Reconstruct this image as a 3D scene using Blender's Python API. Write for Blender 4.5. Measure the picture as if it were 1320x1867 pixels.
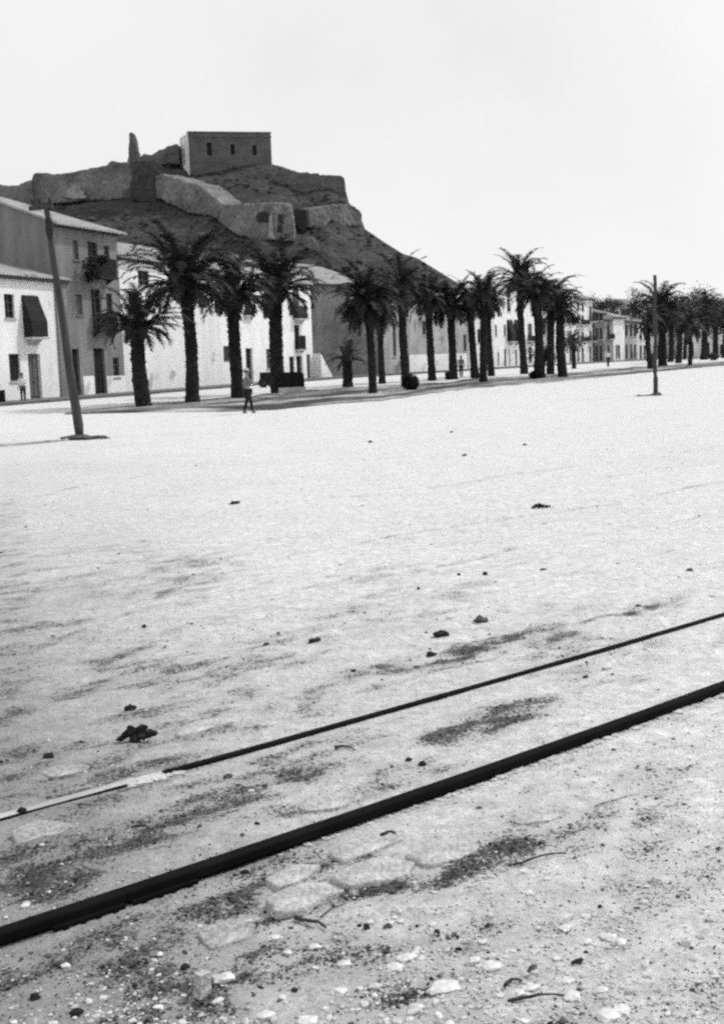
import bpy, bmesh, math, random
import numpy as np
from mathutils import Vector, Matrix, noise as mnoise
from math import radians, sin, cos, pi, tan, atan2, sqrt

S = bpy.context.scene
for o in list(bpy.data.objects): bpy.data.objects.remove(o)

# ------------------------------------------------------------------ camera
F_PX, CX, CY = 2190.0, 660.0, 933.5          # focal length and centre in photograph pixels
PITCH, ROLL, EYE = radians(7.1), radians(1.97), 1.70
cam_d = bpy.data.cameras.new('camera'); cam = bpy.data.objects.new('camera', cam_d)
S.collection.objects.link(cam); S.camera = cam
cam_d.sensor_fit = 'VERTICAL'; cam_d.sensor_height = 36; cam_d.sensor_width = 36
cam_d.lens = 36 * F_PX / 1867
cam_d.clip_start = 0.05; cam_d.clip_end = 8000
cam.matrix_world = Matrix.Translation((0, 0, EYE)) @ Matrix.Rotation(pi/2 - PITCH, 4, 'X') @ Matrix.Rotation(-ROLL, 4, 'Z')

# ------------------------------------------------------------------ sky, sun, exposure
SUN_AZ, SUN_EL = atan2(.88, .48), radians(50)
w = bpy.data.worlds.new("World"); S.world = w; w.use_nodes = True
nt = w.node_tree; nt.nodes.clear()
sky = nt.nodes.new('ShaderNodeTexSky'); sky.sky_type = 'NISHITA'; sky.sun_disc = False
sky.sun_elevation = SUN_EL; sky.sun_rotation = SUN_AZ; sky.dust_density = 1.0; sky.air_density = 1.0
bw = nt.nodes.new('ShaderNodeRGBToBW'); bg = nt.nodes.new('ShaderNodeBackground'); wo = nt.nodes.new('ShaderNodeOutputWorld')
bg.inputs[1].default_value = 0.15
# thin bright overcast: the sky texture in grey, mostly veiled by even white cloud
veil = nt.nodes.new('ShaderNodeMix'); veil.data_type = 'FLOAT'; veil.inputs[0].default_value = .86; veil.inputs[3].default_value = 6.5
ctc = nt.nodes.new('ShaderNodeTexCoord'); cno = nt.nodes.new('ShaderNodeTexNoise'); cno.inputs['Scale'].default_value = 2.3; cno.inputs['Detail'].default_value = 7
crg = nt.nodes.new('ShaderNodeMapRange'); crg.inputs[1].default_value = .3; crg.inputs[2].default_value = .7; crg.inputs[3].default_value = 5.7; crg.inputs[4].default_value = 6.9
nt.links.new(ctc.outputs['Generated'], cno.inputs[0]); nt.links.new(cno.outputs[0], crg.inputs[0]); nt.links.new(crg.outputs[0], veil.inputs[3])
nt.links.new(sky.outputs[0], bw.inputs[0]); nt.links.new(bw.outputs[0], veil.inputs[2]); nt.links.new(veil.outputs[0], bg.inputs[0]); nt.links.new(bg.outputs[0], wo.inputs[0])
sl = bpy.data.lights.new('sun', 'SUN'); sl.energy = 2.5; sl.angle = radians(2.5); sl.color = (1, 1, 1)
so = bpy.data.objects.new('sun', sl); S.collection.objects.link(so)
sd = Vector((sin(SUN_AZ)*cos(SUN_EL), cos(SUN_AZ)*cos(SUN_EL), sin(SUN_EL)))
so.rotation_euler = sd.to_track_quat('Z', 'Y').to_euler(); so.location = (0, 0, 60)
S.view_settings.view_transform = 'Standard'; S.view_settings.look = 'None'
S.view_settings.exposure = 0.0; S.view_settings.gamma = 1
S.render.engine = 'CYCLES'
S.cycles.max_bounces = 5; S.cycles.use_denoising = False; S.cycles.filter_width = 2.5
S.cycles.use_adaptive_sampling = True; S.cycles.adaptive_threshold = .06; S.cycles.adaptive_min_samples = 24
S.render.film_transparent = False

# ------------------------------------------------------------------ geometry of the view -> places
cp, sp_, cr, sr = cos(PITCH), sin(PITCH), cos(ROLL), sin(ROLL)
def ray(x, y):
    u = (x-CX)/F_PX; v = -(y-CY)/F_PX
    a = u*cr + v*sr; b = -u*sr + v*cr
    return Vector((a, cp + b*sp_, -sp_ + b*cp))
def zt(Y): return min(.5, max(0., (Y-60)*.006))
def G(x, y):
    d = ray(x, y); z = 0
    for _ in range(6):
        t = (EYE-z)/max(-d.z, 1e-4); z = zt(d.y*t)
    return Vector((d.x*t, d.y*t, z))
def P(x, y, Y):
    d = ray(x, y); t = Y/d.y
    return Vector((d.x*t, Y, EYE + d.z*t))
def ppm(Y): return F_PX/Y                     # pixels per metre at a depth

rnd = random.Random(7)
# vectorised value noise
def _hash(ix, iy, s):
    h = (ix*374761393 + iy*668265263 + s*1274126177) & 0xffffffff
    h = ((h ^ (h >> 13))*1274126177) & 0xffffffff
    return ((h ^ (h >> 16)) & 0xffff)/65535.0
def vnoise(x, y, s=0):
    ix = np.floor(x).astype(np.int64); iy = np.floor(y).astype(np.int64)
    fx = x-ix; fy = y-iy; fx = fx*fx*(3-2*fx); fy = fy*fy*(3-2*fy)
    a = _hash(ix, iy, s); b = _hash(ix+1, iy, s); c = _hash(ix, iy+1, s); d = _hash(ix+1, iy+1, s)
    return (a*(1-fx)+b*fx)*(1-fy) + (c*(1-fx)+d*fx)*fy
def fbm(x, y, o=4, s=0):
    r = 0; a = .5; n = 0
    for i in range(o):
        r = r + a*vnoise(x, y, s+i*17); n += a; a *= .5; x = x*2.03+11.3; y = y*2.03+5.7
    return r/n

# ------------------------------------------------------------------ materials (black and white photograph: neutral greys)
M = {}
def gmat(name, v, var=.25, sc=3., fine=30., rough=.92, bump=.25, stretch=(1, 1, 1), lo=None, finevar=.15, bdist=.02, spec=.2, patch=None):
    m = bpy.data.materials.new(name); m.use_nodes = True; t = m.node_tree; N = t.nodes; L = t.links
    b = N['Principled BSDF']; b.inputs['Roughness'].default_value = rough
    b.inputs['Specular IOR Level'].default_value = spec
    tc = N.new('ShaderNodeTexCoord'); mp = N.new('ShaderNodeMapping'); mp.inputs['Scale'].default_value = stretch
    L.new(tc.outputs['Object'], mp.inputs[0])
    n1 = N.new('ShaderNodeTexNoise'); n1.inputs['Scale'].default_value = sc; n1.inputs['Detail'].default_value = 5; n1.inputs['Roughness'].default_value = .6
    n2 = N.new('ShaderNodeTexNoise'); n2.inputs['Scale'].default_value = fine; n2.inputs['Detail'].default_value = 4
    L.new(mp.outputs[0], n1.inputs[0]); L.new(tc.outputs['Object'], n2.inputs[0])
    r1 = N.new('ShaderNodeMapRange'); r1.inputs['From Min'].default_value = .32; r1.inputs['From Max'].default_value = .68
    r1.inputs['To Min'].default_value = v*(1-var) if lo is None else lo; r1.inputs['To Max'].default_value = v*(1+var)
    L.new(n1.outputs[0], r1.inputs[0])
    r2 = N.new('ShaderNodeMapRange'); r2.inputs['From Min'].default_value = .3; r2.inputs['From Max'].default_value = .7
    r2.inputs['To Min'].default_value = 1-finevar; r2.inputs['To Max'].default_value = 1+finevar
    L.new(n2.outputs[0], r2.inputs[0])
    mu = N.new('ShaderNodeMath'); mu.operation = 'MULTIPLY'; mu.use_clamp = True
    L.new(r1.outputs[0], mu.inputs[0]); L.new(r2.outputs[0], mu.inputs[1])
    out = mu.outputs[0]
    if patch:                                     # patch = (scale, threshold, value): separate blotches of another tone
        n3 = N.new('ShaderNodeTexNoise'); n3.inputs['Scale'].default_value = patch[0]; n3.inputs['Detail'].default_value = 6
        L.new(tc.outputs['Object'], n3.inputs[0])
        r3 = N.new('ShaderNodeMapRange'); r3.inputs['From Min'].default_value = patch[1]; r3.inputs['From Max'].default_value = patch[1]+.06
        L.new(n3.outputs[0], r3.inputs[0])
        mx = N.new('ShaderNodeMix'); mx.data_type = 'FLOAT'; L.new(r3.outputs[0], mx.inputs[0]); L.new(out, mx.inputs[2]); mx.inputs[3].default_value = patch[2]
        out = mx.outputs[0]
    L.new(out, b.inputs['Base Color'])
    if bump:
        bp = N.new('ShaderNodeBump'); bp.inputs['Strength'].default_value = bump; bp.inputs['Distance'].default_value = bdist
        L.new(n2.outputs[0], bp.inputs['Height']); L.new(bp.outputs[0], b.inputs['Normal'])
    M[name] = m; return m
gmat('whitewash', .80, .11, .5, 9, bump=.3, stretch=(1, 1, .35), finevar=.04, patch=(.6, .62, .6))
gmat('whitewash_stained', .74, .12, .55, 6, stretch=(1, 1, .12), finevar=.06, patch=(.5, .60, .45))
gmat('grey_render', .20, .28, .7, 8, stretch=(1, 1, .3), patch=(.8, .63, .17))
gmat('grey_render_dark', .12, .14, .5, 6, patch=(.6, .62, .11))
gmat('rubble_wall', .12, .4, .35, 3, finevar=.35, patch=(.3, .6, .18))
gmat('pale_wall', .36, .35, .4, 4, stretch=(1, 1, .4), patch=(.5, .58, .2), finevar=.2)
gmat('pale_house', .74, .12, .5, 5, stretch=(1, 1, .3))
gmat('roof_tile', .31, .3, 1.2, 14, finevar=.35, bump=.6, patch=(.9, .58, .17))
gmat('roof_tile_dark', .18, .25, 1.2, 14, finevar=.3, bump=.6)
gmat('eave_wood', .05, .2, 2, 20)
gmat('glass_dark', .010, .3, 1, 5, rough=.4, bump=0, spec=.12)
gmat('frame_grey', .10, .2, 2, 20)
gmat('shutter_grey', .14, .2, 2, 30)
gmat('shutter_dark', .035, .3, 2, 30)
gmat('door_grey', .11, .25, 2, 20, stretch=(3, 1, .4))
gmat('door_black', .018, .3, 2, 20)
gmat('iron', .02, .2, 3, 30, rough=.6)
gmat('awning_cloth', .022, .2, 1.5, 40, stretch=(1, 1, 4))
gmat('stone_trim', .45, .15, 1, 15)
gmat('kerb_stone', .10, .3, 1, 12)
gmat('pavement', .15, .3, .8, 10, finevar=.2)
gmat('rail_steel', .007, .4, 4, 60, rough=.85, bump=.4, bdist=.003, spec=.05)
gmat('rail_dusty', .42, .2, 3, 60, rough=.9)
gmat('pole_wood', .055, .35, 2, 40, stretch=(6, 6, .5), bump=.5)
gmat('pole_wood_dark', .055, .35, 2, 40, stretch=(6, 6, .5), bump=.5)
gmat('palm_trunk', .022, .5, 3, 14, bump=.9, bdist=.06, finevar=.4)
gmat('palm_leaf', .027, .5, .8, 6, rough=.75, bump=0, finevar=.3)
gmat('palm_leaf_pale', .05, .4, .8, 6, rough=.7, bump=0, finevar=.3)
gmat('bush_leaf', .015, .4, 2, 10)
gmat('hedge_leaf', .06, .4, 2, 10)
gmat('hill_earth', .042, .45, .06, .9, stretch=(1, 1, 9), finevar=.45, bump=.8, bdist=.5, patch=(.045, .57, .032))
gmat('scrub', .035, .5, .1, 2)
gmat('scrub_pale', .075, .4, .1, 2)
gmat('fort_dark', .105, .3, .25, 1.5, finevar=.25, bump=.7, bdist=.2, stretch=(1, 1, 2))
gmat('fort_mid', .14, .45, .12, 1.2, finevar=.3, bump=.8, bdist=.25, stretch=(1, 1, 1.6), patch=(.12, .60, .22))
gmat('fort_pale', .155, .5, .13, 1.3, finevar=.35, bump=.8, bdist=.25, patch=(.12, .6, .13))
gmat('fort_black', .035, .3, .2, 1.5)
gmat('fort_bastion', .05, .4, .25, 1.5, finevar=.4)
gmat('fort_patch', .26, .4, .5, 3, finevar=.3)
gmat('fort_sunlit_end', .65, .2, .3, 2)  # sunlit tone painted in, for the barracks end wall only
gmat('stone_white', .60, .15, 8, 60, bump=.5, bdist=.01)
gmat('stone_pale', .50, .22, 7, 70, bump=.6, bdist=.01, finevar=.2)
gmat('stone_slab', .46, .22, 7, 60, bump=1., bdist=.02, finevar=.25)
gmat('slab_dusty', .36, .22, 7, 60, bump=1., bdist=.02, finevar=.3)
gmat('clod_dark', .02, .5, 12, 90, bump=.7, bdist=.01)
gmat('clod_grey', .08, .4, 12, 90, bump=.7, bdist=.01)
gmat('stick', .045, .4, 15, 80, bump=.5)
gmat('black_paint', .010, .3, 2, 20)
gmat('skin', .25, .1, 5, 30, rough=.6); gmat('cloth_white', .75, .08, 5, 40); gmat('cloth_grey', .16, .2, 5, 40)
gmat('cloth_dark', .02, .3, 5, 40); gmat('cloth_mid', .07, .3, 5, 40); gmat('hair', .012, .2, 20, 60)
gmat('straw', .5, .1, 20, 60)
gmat('bed_soil', .22, .5, .45, 5, stretch=(1, 1, 1), finevar=.35, patch=(.5, .56, .07))

# ------------------------------------------------------------------ mesh building helpers
class MB:
    def __init__(s): s.v = []; s.f = []
    def add(s, vs, fs):
        o = len(s.v); s.v += [tuple(p) for p in vs]; s.f += [tuple(i+o for i in f) for f in fs]
    def box(s, x0, x1, y0, y1, z0, z1):
        s.add([(x0,y0,z0),(x1,y0,z0),(x1,y1,z0),(x0,y1,z0),(x0,y0,z1),(x1,y0,z1),(x1,y1,z1),(x0,y1,z1)],
              [(3,2,1,0),(4,5,6,7),(0,1,5,4),(1,2,6,5),(2,3,7,6),(3,0,4,7)])
    def prism(s, poly, ex):                       # polygon of 3d points extruded by a vector
        n = len(poly); ex = Vector(ex)
        s.add([Vector(p) for p in poly]+[Vector(p)+ex for p in poly],
              [tuple(range(n))[::-1], tuple(range(n, 2*n))]+[(i, (i+1) % n, n+(i+1) % n, n+i) for i in range(n)])
    def tube(s, pts, rads, n=8, jit=0., cap=True, rr=None):
        pts = [Vector(p) for p in pts]; vs = []; fs = []
        up = Vector((0, 0, 1))
        for i, p in enumerate(pts):
            d = (pts[min(i+1, len(pts)-1)]-pts[max(i-1, 0)]).normalized()
            a = d.cross(up)
            if a.length < .05: a = d.cross(Vector((0, 1, 0)))
            a.normalize(); b = d.cross(a)
            for k in range(n):
                t = 2*pi*k/n; r = rads[i]*(1+(rr or rnd).uniform(-jit, jit))
                vs.append(p + a*cos(t)*r + b*sin(t)*r)
        for i in range(len(pts)-1):
            for k in range(n):
                fs.append((i*n+k, i*n+(k+1) % n, (i+1)*n+(k+1) % n, (i+1)*n+k))
        if cap: fs.append(tuple(range(n))[::-1]); fs.append(tuple(range((len(pts)-1)*n, len(pts)*n)))
        s.add(vs, fs)
    def blob(s, c, r, seed=0, sub=2, amp=.3, fr=1.6):
        bm = bmesh.new(); bmesh.ops.create_icosphere(bm, subdivisions=sub, radius=1)
        off = Vector((seed*3.1, seed*1.7, seed*.9)); r = Vector(r) if hasattr(r, '__len__') else Vector((r, r, r)); c = Vector(c)
        vs = []
        for v in bm.verts:
            k = 1+amp*mnoise.noise(v.co*fr+off)*2
            vs.append(c+Vector((v.co.x*r.x*k, v.co.y*r.y*k, v.co.z*r.z*k)))
        s.add(vs, [tuple(l.index for l in f.verts) for f in bm.faces]); bm.free()
    def build(s, name, mat, parent=None, smooth=False):
        me = bpy.data.meshes.new(name); me.from_pydata(s.v, [], s.f); me.validate()
        me.materials.append(M[mat] if isinstance(mat, str) else mat)
        if smooth: me.polygons.foreach_set('use_smooth', [True]*len(me.polygons))
        o = bpy.data.objects.new(name, me); S.collection.objects.link(o)
        if parent: o.parent = parent
        return o
def tag(o, label=None, cat=None, group=None, kind=None):
    if label: o['label'] = label
    if cat: o['category'] = cat
    if group: o['group'] = group
    if kind: o['kind'] = kind
    return o
def empty(name, loc, rz=0., label=None, cat=None, group=None):
    o = bpy.data.objects.new(name, None); S.collection.objects.link(o); o.location = loc; o.rotation_euler = (0, 0, rz)
    o.empty_display_size = .2
    return tag(o, label, cat, group)

# ================================================================== GROUND
def spaced(lo, hi, step, far, ratio, both=True):
    a = list(np.arange(lo, hi+1e-6, step)); d = step; x = hi
    while x < far: d *= ratio; x += d; a.append(x)
    if both:
        d = step; x = lo; b = []
        while x > -far: d *= ratio; x -= d; b.append(x)
        a = b[::-1]+a
    return np.array(a)
XS = spaced(-2.6, 2.6, .025, 3500, 1.055)
YS = np.concatenate([np.array([-3000, -900, -300, -100, -40, -15, -6, -2, 0, 1, 1.8, 2.3]), spaced(2.6, 8.0, .025, 3500, 1.014, False)])
gx, gy = np.meshgrid(XS, YS)
RAIL_FAR = [(0,1490),(250,1428),(400,1388),(560,1343),(700,1302),(820,1265),(1000,1213),(1170,1166),(1320,1123)]
RAIL_NEAR = [(0,1722),(180,1664),(500,1554),(700,1486),(830,1440),(1000,1378),(1130,1328),(1320,1262)]
def rail_path(px):
    pts = np.array([G(*p)[:2] for p in px])
    a = np.polyfit(pts[:, 0], pts[:, 1], 2)                     # gentle curve y(x)
    return a
cfF, cfN = rail_path(RAIL_FAR), rail_path(RAIL_NEAR)
ang = .69; ru = gx*cos(ang)+gy*sin(ang); rv = -gx*sin(ang)+gy*cos(ang)
dN = (gy-np.polyval(cfN, gx))*.77; dF = (gy-np.polyval(cfF, gx))*.77
gz = np.clip((gy-60)*.006, 0, .5)
near = np.clip((26-gy)/18, 0, 1)*(gy > 0)
rough = .022*(fbm(ru*3, rv*7, 4, 3)-.5)*2 + .02*(fbm(gx*1.1, gy*1.1, 3, 9)-.5)*2 + .006*(fbm(gx*17, gy*17, 2, 5)-.5)*2
flat = np.clip(np.minimum(abs(dN+.05), abs(dF))/.16, .15, 1)
flat = np.where((gx > -12) & (gx < 12), flat, 1)
gz = gz + rough*near*flat + (1-near)*.05*(fbm(gx*.15, gy*.15, 3, 2)-.5)*(gy < 80)
wig = .05*(fbm(ru*.9, rv*0, 3, 88)-.5)*4
rut = np.zeros_like(gx)
for off, wd_, am in ((.42, .05, 1.), (1.75, .06, .7), (2.9, .06, .8), (4.4, .07, .8), (-1.55, .05, .9), (6.1, .08, .7), (7.6, .08, .7)):
    rut = np.maximum(rut, am*np.exp(-((dF-off-wig*(1+abs(off)*.4))/wd_)**2)*np.clip((fbm(ru*.6+off*9, rv*0+off, 3, 64)-.38)*5, 0, 1))
rut = np.where((gx > -14) & (gx < 14) & (gy > 2) & (gy < 24), rut, 0)
gz = gz-.016*rut
# soil stains: ellipses (photo px) seen on the ground, in world places
BL = [(470,1440,140,32,.85),(905,1308,110,24,.95),(800,1335,70,20,.7),(885,1177,115,11,1.1),(1010,1165,70,9,.5),(700,1218,90,16,.6),
 (560,1262,60,14,.7),(200,1440,170,36,.55),(90,1590,180,50,.75),(260,1530,130,30,.7),(400,1500,110,25,.45),(360,1060,90,22,.45),(280,1050,200,36,.32),
 (120,1760,270,80,.55),(420,1645,110,50,.55),(250,1850,330,60,.6),(1050,1508,70,16,.95),(950,1535,100,18,.8),(850,1585,70,18,.8),
 (700,1612,130,10,.7),(740,1822,90,14,.9),(885,1772,70,12,.7),(1245,1405,60,20,.3),(1210,1420,50,14,.3),(1170,1110,50,6,.7),(1100,1125,50,5,.5),
 (640,1130,200,40,.28),(850,1750,300,90,.30),(1000,1650,200,80,.26),(20,1300,60,160,.35),(20,1020,50,150,.30),(80,1440,100,50,.4),
 (430,1330,140,16,.35),(250,1400,110,18,.5),(560,1590,40,14,.5),(600,1580,30,10,.6),(450,1590,50,14,.6),(1040,1385,60,6,.4),(120,893,60,3,.3),(250,870,50,3,.2),(500,1672,90,8,.8),(690,1622,80,7,.9),(830,1572,60,6,.8),(540,1618,60,5,.7),
 (1240,1090,50,5,.3),(1190,1480,60,20,.4),(500,1270,140,20,.3),(150,1660,140,20,.5),(960,1700,120,30,.3),(560,1410,60,20,.6),(740,1345,60,18,.4)]
soil = np.zeros_like(gx)
RM = np.linalg.inv(np.array([[1,0,0],[0,1,0],[0,0,1]]))
def project(x, y, z):
    dx, dy, dz = x, y, z-EYE
    fwd = dy*cp - dz*sp_; upv = dy*sp_ + dz*cp; fwd = np.where(fwd > .05, fwd, np.nan)
    a = dx/fwd; b = upv/fwd
    u = a*cr - b*sr; v = a*sr + b*cr
    return CX+u*F_PX, CY-v*F_PX
PX, PY = project(gx, gy, np.zeros_like(gx))
# rails run up to the right: stretch each stain along them
for (bx, by, rx, ry, s) in BL:
    c = G(bx, by); e1 = G(bx+rx, by-rx*.27)-c; e2 = G(bx, by-ry)-c
    det = e1.x*e2.y-e1.y*e2.x; X = gx-c.x; Y = gy-c.y
    a = (X*e2.y-Y*e2.x)/det; b = (-X*e1.y+Y*e1.x)/det
    soil = np.maximum(soil, s*np.exp(-(a*a+b*b)*.9))
streak = fbm(ru*2.2, rv*6, 5, 21)
nearm = np.clip((15-gy)/8, 0, 1)*(gy > 0)
gen = np.clip((fbm(ru*1.8+3, rv*3.6, 5, 51)-.45)*2.8, 0, .62)*(.35+.65*np.clip(.6-gx/np.maximum(gy, 1)*1.6, 0, 1))
soil = soil*(.35+1.3*np.clip((streak-.25)*1.6, 0, 1.2))
soil = np.maximum(soil, gen*nearm*.75); soil = np.maximum(soil, .38*rut)
soil = soil*np.where(near > 0, .45+.9*np.clip((fbm(ru*7, rv*13, 4, 77)-.36)*3.4, 0, 1), 1)
# overall tone: lens falloff put into the ground colour, darker near and left
tone = np.clip(.58 - .42*(gx+.2)/1.0*np.clip(4/np.maximum(gy,3),0,1), 0, 1)*np.clip(1-(gy-3)/7, 0, 1) + .5*np.clip((-gx/np.maximum(gy, 1)-.08)*4.5, 0, 1)*np.clip((34-gy)/24, 0, 1)
tone = np.clip(tone*.9 + .25*(fbm(gx*.8, gy*.8, 3, 31)-.5), 0, 1)
nx_, ny_ = len(XS), len(YS)
me = bpy.data.meshes.new('ground')
vv = np.stack([gx.ravel(), gy.ravel(), gz.ravel()], 1)
ii = np.arange(nx_*ny_).reshape(ny_, nx_)
ff = np.stack([ii[:-1, :-1].ravel(), ii[:-1, 1:].ravel(), ii[1:, 1:].ravel(), ii[1:, :-1].ravel()], 1)
me.vertices.add(len(vv)); me.vertices.foreach_set('co', vv.ravel())
me.loops.add(ff.size); me.loops.foreach_set('vertex_index', ff.ravel().astype(np.int32))
me.polygons.add(len(ff)); me.polygons.foreach_set('loop_start', np.arange(0, ff.size, 4, dtype=np.int32))
me.update(calc_edges=True)
me.polygons.foreach_set('use_smooth', np.ones(len(ff), bool))
for nm, arr in (('soil', soil), ('tone', tone)):
    at = me.attributes.new(nm, 'FLOAT', 'POINT'); at.data.foreach_set('value', arr.ravel().astype(np.float32))
gm = bpy.data.materials.new('sandy_ground'); gm.use_nodes = True; t = gm.node_tree; N = t.nodes; L = t.links
b = N['Principled BSDF']; b.inputs['Roughness'].default_value = .95; b.inputs['Specular IOR Level'].default_value = .1
tc = N.new('ShaderNodeTexCoord')
def nz(scale, det=5, rgh=.6, stretch=None, rot=0):
    n = N.new('ShaderNodeTexNoise'); n.inputs['Scale'].default_value = scale; n.inputs['Detail'].default_value = det; n.inputs['Roughness'].default_value = rgh
    if stretch:
        mp = N.new('ShaderNodeMapping'); mp.inputs['Scale'].default_value = stretch; mp.inputs['Rotation'].default_value = (0, 0, rot)
        L.new(tc.outputs['Object'], mp.inputs[0]); L.new(mp.outputs[0], n.inputs[0])
    else: L.new(tc.outputs['Object'], n.inputs[0])
    return n.outputs[0]
def mth(op, a, b_, clamp=False):
    m_ = N.new('ShaderNodeMath'); m_.operation = op; m_.use_clamp = clamp
    for i, q in enumerate((a, b_)):
        if hasattr(q, 'links'): L.new(q, m_.inputs[i])
        else: m_.inputs[i].default_value = q
    return m_.outputs[0]
def rng(x, a, b_, c, d):
    r = N.new('ShaderNodeMapRange'); L.new(x, r.inputs[0])
    for i, q in zip((1, 2, 3, 4), (a, b_, c, d)): r.inputs[i].default_value = q
    return r.outputs[0]
def attr(n_):
    a = N.new('ShaderNodeAttribute'); a.attribute_name = n_; return a.outputs['Fac']
def fmix(f, a, b_):
    m_ = N.new('ShaderNodeMix'); m_.data_type = 'FLOAT'; L.new(f, m_.inputs[0])
    for i, q in ((2, a), (3, b_)):
        if hasattr(q, 'links'): L.new(q, m_.inputs[i])
        else: m_.inputs[i].default_value = q
    return m_.outputs[0]
fine = nz(55, 6, .7); med = nz(14, 5, .65); big = nz(1.6, 5, .6, (1, 2.6, 1), -.69); spk = nz(130, 2, .5)
so_ = attr('soil'); to_ = attr('tone')
base = fmix(to_, .69, .35)
sm = nz(4.2, 6, .7, (1, 2.0, 1), -.69)
base = mth('MULTIPLY', base, rng(med, .3, .7, .74, 1.18)); base = mth('MULTIPLY', base, rng(fine, .3, .7, .70, 1.22))
base = mth('MULTIPLY', base, rng(sm, .32, .68, .86, 1.06))
base = mth('MULTIPLY', base, rng(big, .3, .7, .92, 1.05))
grit = rng(spk, .30, .37, .45, 1.0)
base = mth('MULTIPLY', base, fmix(to_, 1.0, grit))
f1 = mth('ADD', mth('MULTIPLY', so_, 1.15), mth('MULTIPLY', mth('SUBTRACT', med, .5), 1.6))
f1 = mth('ADD', f1, mth('MULTIPLY', mth('SUBTRACT', fine, .5), 3.4))
f1 = mth('MULTIPLY', rng(f1, .24, .78, 0, .96), rng(so_, .08, .22, 0, 1))
col = fmix(f1, base, rng(med, .35, .65, .02, .12))
L.new(col, b.inputs['Base Color'])
bh = mth('ADD', mth('MULTIPLY', fine, .6), med)
bp = N.new('ShaderNodeBump'); bp.inputs['Strength'].default_value = .9; bp.inputs['Distance'].default_value = .022
L.new(bh, bp.inputs['Height']); L.new(bp.outputs[0], b.inputs['Normal'])
me.materials.append(gm)
ground = bpy.data.objects.new('ground', me); S.collection.objects.link(ground); tag(ground, kind='structure')
def ground_z(x, y):
    i = int(np.clip(np.searchsorted(YS, y), 1, ny_-1)); j = int(np.clip(np.searchsorted(XS, x), 1, nx_-1))
    ty = (y-YS[i-1])/(YS[i]-YS[i-1]); tx = (x-XS[j-1])/(XS[j]-XS[j-1])
    return float((gz[i-1, j-1]*(1-tx)+gz[i-1, j]*tx)*(1-ty)+(gz[i, j-1]*(1-tx)+gz[i, j]*tx)*ty)

# ================================================================== FACADE LINE
FT = [(-140, 64), (0, 70), (568, 112), (925, 143), (1030, 165), (1090, 182), (1180, 200), (1700, 206)]
def FY(px):
    for (a, ya), (b_, yb) in zip(FT, FT[1:]):
        if px <= b_: k = (px-a)/(b_-a); return 1/((1-k)/ya+k/yb)
    return FT[-1][1]
def FPt(px, ypx=600):
    Y = FY(px); p = P(px, ypx, Y); return Vector((p.x, p.y, zt(Y)))

# pavement and kerb along the houses, dirt bed under the palms
def strip(name, pts_in, pts_out, z, mat, th=None):
    m = MB(); n = len(pts_in)
    vs = []
    for a, b_ in zip(pts_in, pts_out):
        vs += [Vector((a.x, a.y, zt(a.y)+z)), Vector((b_.x, b_.y, zt(b_.y)+z)), Vector((b_.x, b_.y, zt(b_.y)-.1))]
    fs = []
    for i in range(n-1):
        o = i*3; fs += [(o, o+1, o+4, o+3), (o+1, o+2, o+5, o+4)]
    m.add(vs, fs); return m.build(name, mat)
pin = []; pout = []; kout = []
for px in list(range(-140, 1200, 20))+list(range(1200, 1700, 50)):
    a = FPt(px); b_ = FPt(px+4); d = (b_-a).normalized(); nrm = Vector((d.y, -d.x, 0))
    wd = 3.2
    pin.append(a-nrm*2); pout.append(a+nrm*wd); kout.append(a+nrm*(wd+.22))
tag(strip('pavement', pin, pout, .13, 'pavement'), kind='structure')
tag(strip('kerb', [p+(q-p)*.001 for p, q in zip(pout, kout)], kout, .15, 'kerb_stone'), kind='structure')
up = [(120,753),(265,737),(437,724),(560,712),(700,704),(860,693),(1030,681),(1180,668),(1330,658)]
lw = [(120,756),(270,752),(460,750),(600,738),(700,729),(860,708),(1030,694),(1160,681),(1330,665)]
def resamp(pl, n):
    a = np.array(pl, float); t_ = np.linspace(a[0, 0], a[-1, 0], n); return list(zip(t_, np.interp(t_, a[:, 0], a[:, 1])))
m = MB(); NU = 220; U = resamp(up, NU); W = resamp(lw, NU); vs = []; rows = 26; bt = []
for i in range(NU):
    A = G(*U[i]); B = G(*W[i])
    ja = .12*mnoise.noise(Vector((A.x*.4, A.y*.4, 1)))*1.5; jb = .05*mnoise.noise(Vector((B.x*.5, B.y*.5, 7)))*2
    A2 = A.lerp(B, ja); B2 = B.lerp(A, jb)
    for k in range(rows+1):
        q0_ = i*.035; v0_ = k/rows
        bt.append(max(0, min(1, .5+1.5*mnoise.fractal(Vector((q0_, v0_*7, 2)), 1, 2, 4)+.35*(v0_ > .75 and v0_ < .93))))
        q = A2.lerp(B2, k/rows); ed = min(k, rows-k)/rows*2
        vs.append((q.x, q.y, zt(q.y)+.028*(1 if q.y < 85 else 1.6)+.06*ed**.5*(.6+.8*mnoise.noise(q*.6))))
fs = [(i*(rows+1)+k, i*(rows+1)+k+1, (i+1)*(rows+1)+k+1, (i+1)*(rows+1)+k) for i in range(NU-1) for k in range(rows)]
m.add(vs, fs); bed = m.build('planting_bed', 'bed_soil', smooth=True); tag(bed, kind='structure')
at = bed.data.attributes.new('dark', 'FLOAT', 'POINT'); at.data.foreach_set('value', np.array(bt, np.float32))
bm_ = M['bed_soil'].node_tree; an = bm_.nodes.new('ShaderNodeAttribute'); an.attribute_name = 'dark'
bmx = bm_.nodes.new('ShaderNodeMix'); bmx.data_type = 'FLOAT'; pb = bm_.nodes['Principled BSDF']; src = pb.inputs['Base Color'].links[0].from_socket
bml = bm_.nodes.new('ShaderNodeMath'); bml.operation = 'MULTIPLY'; bml.inputs[1].default_value = .22
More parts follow.
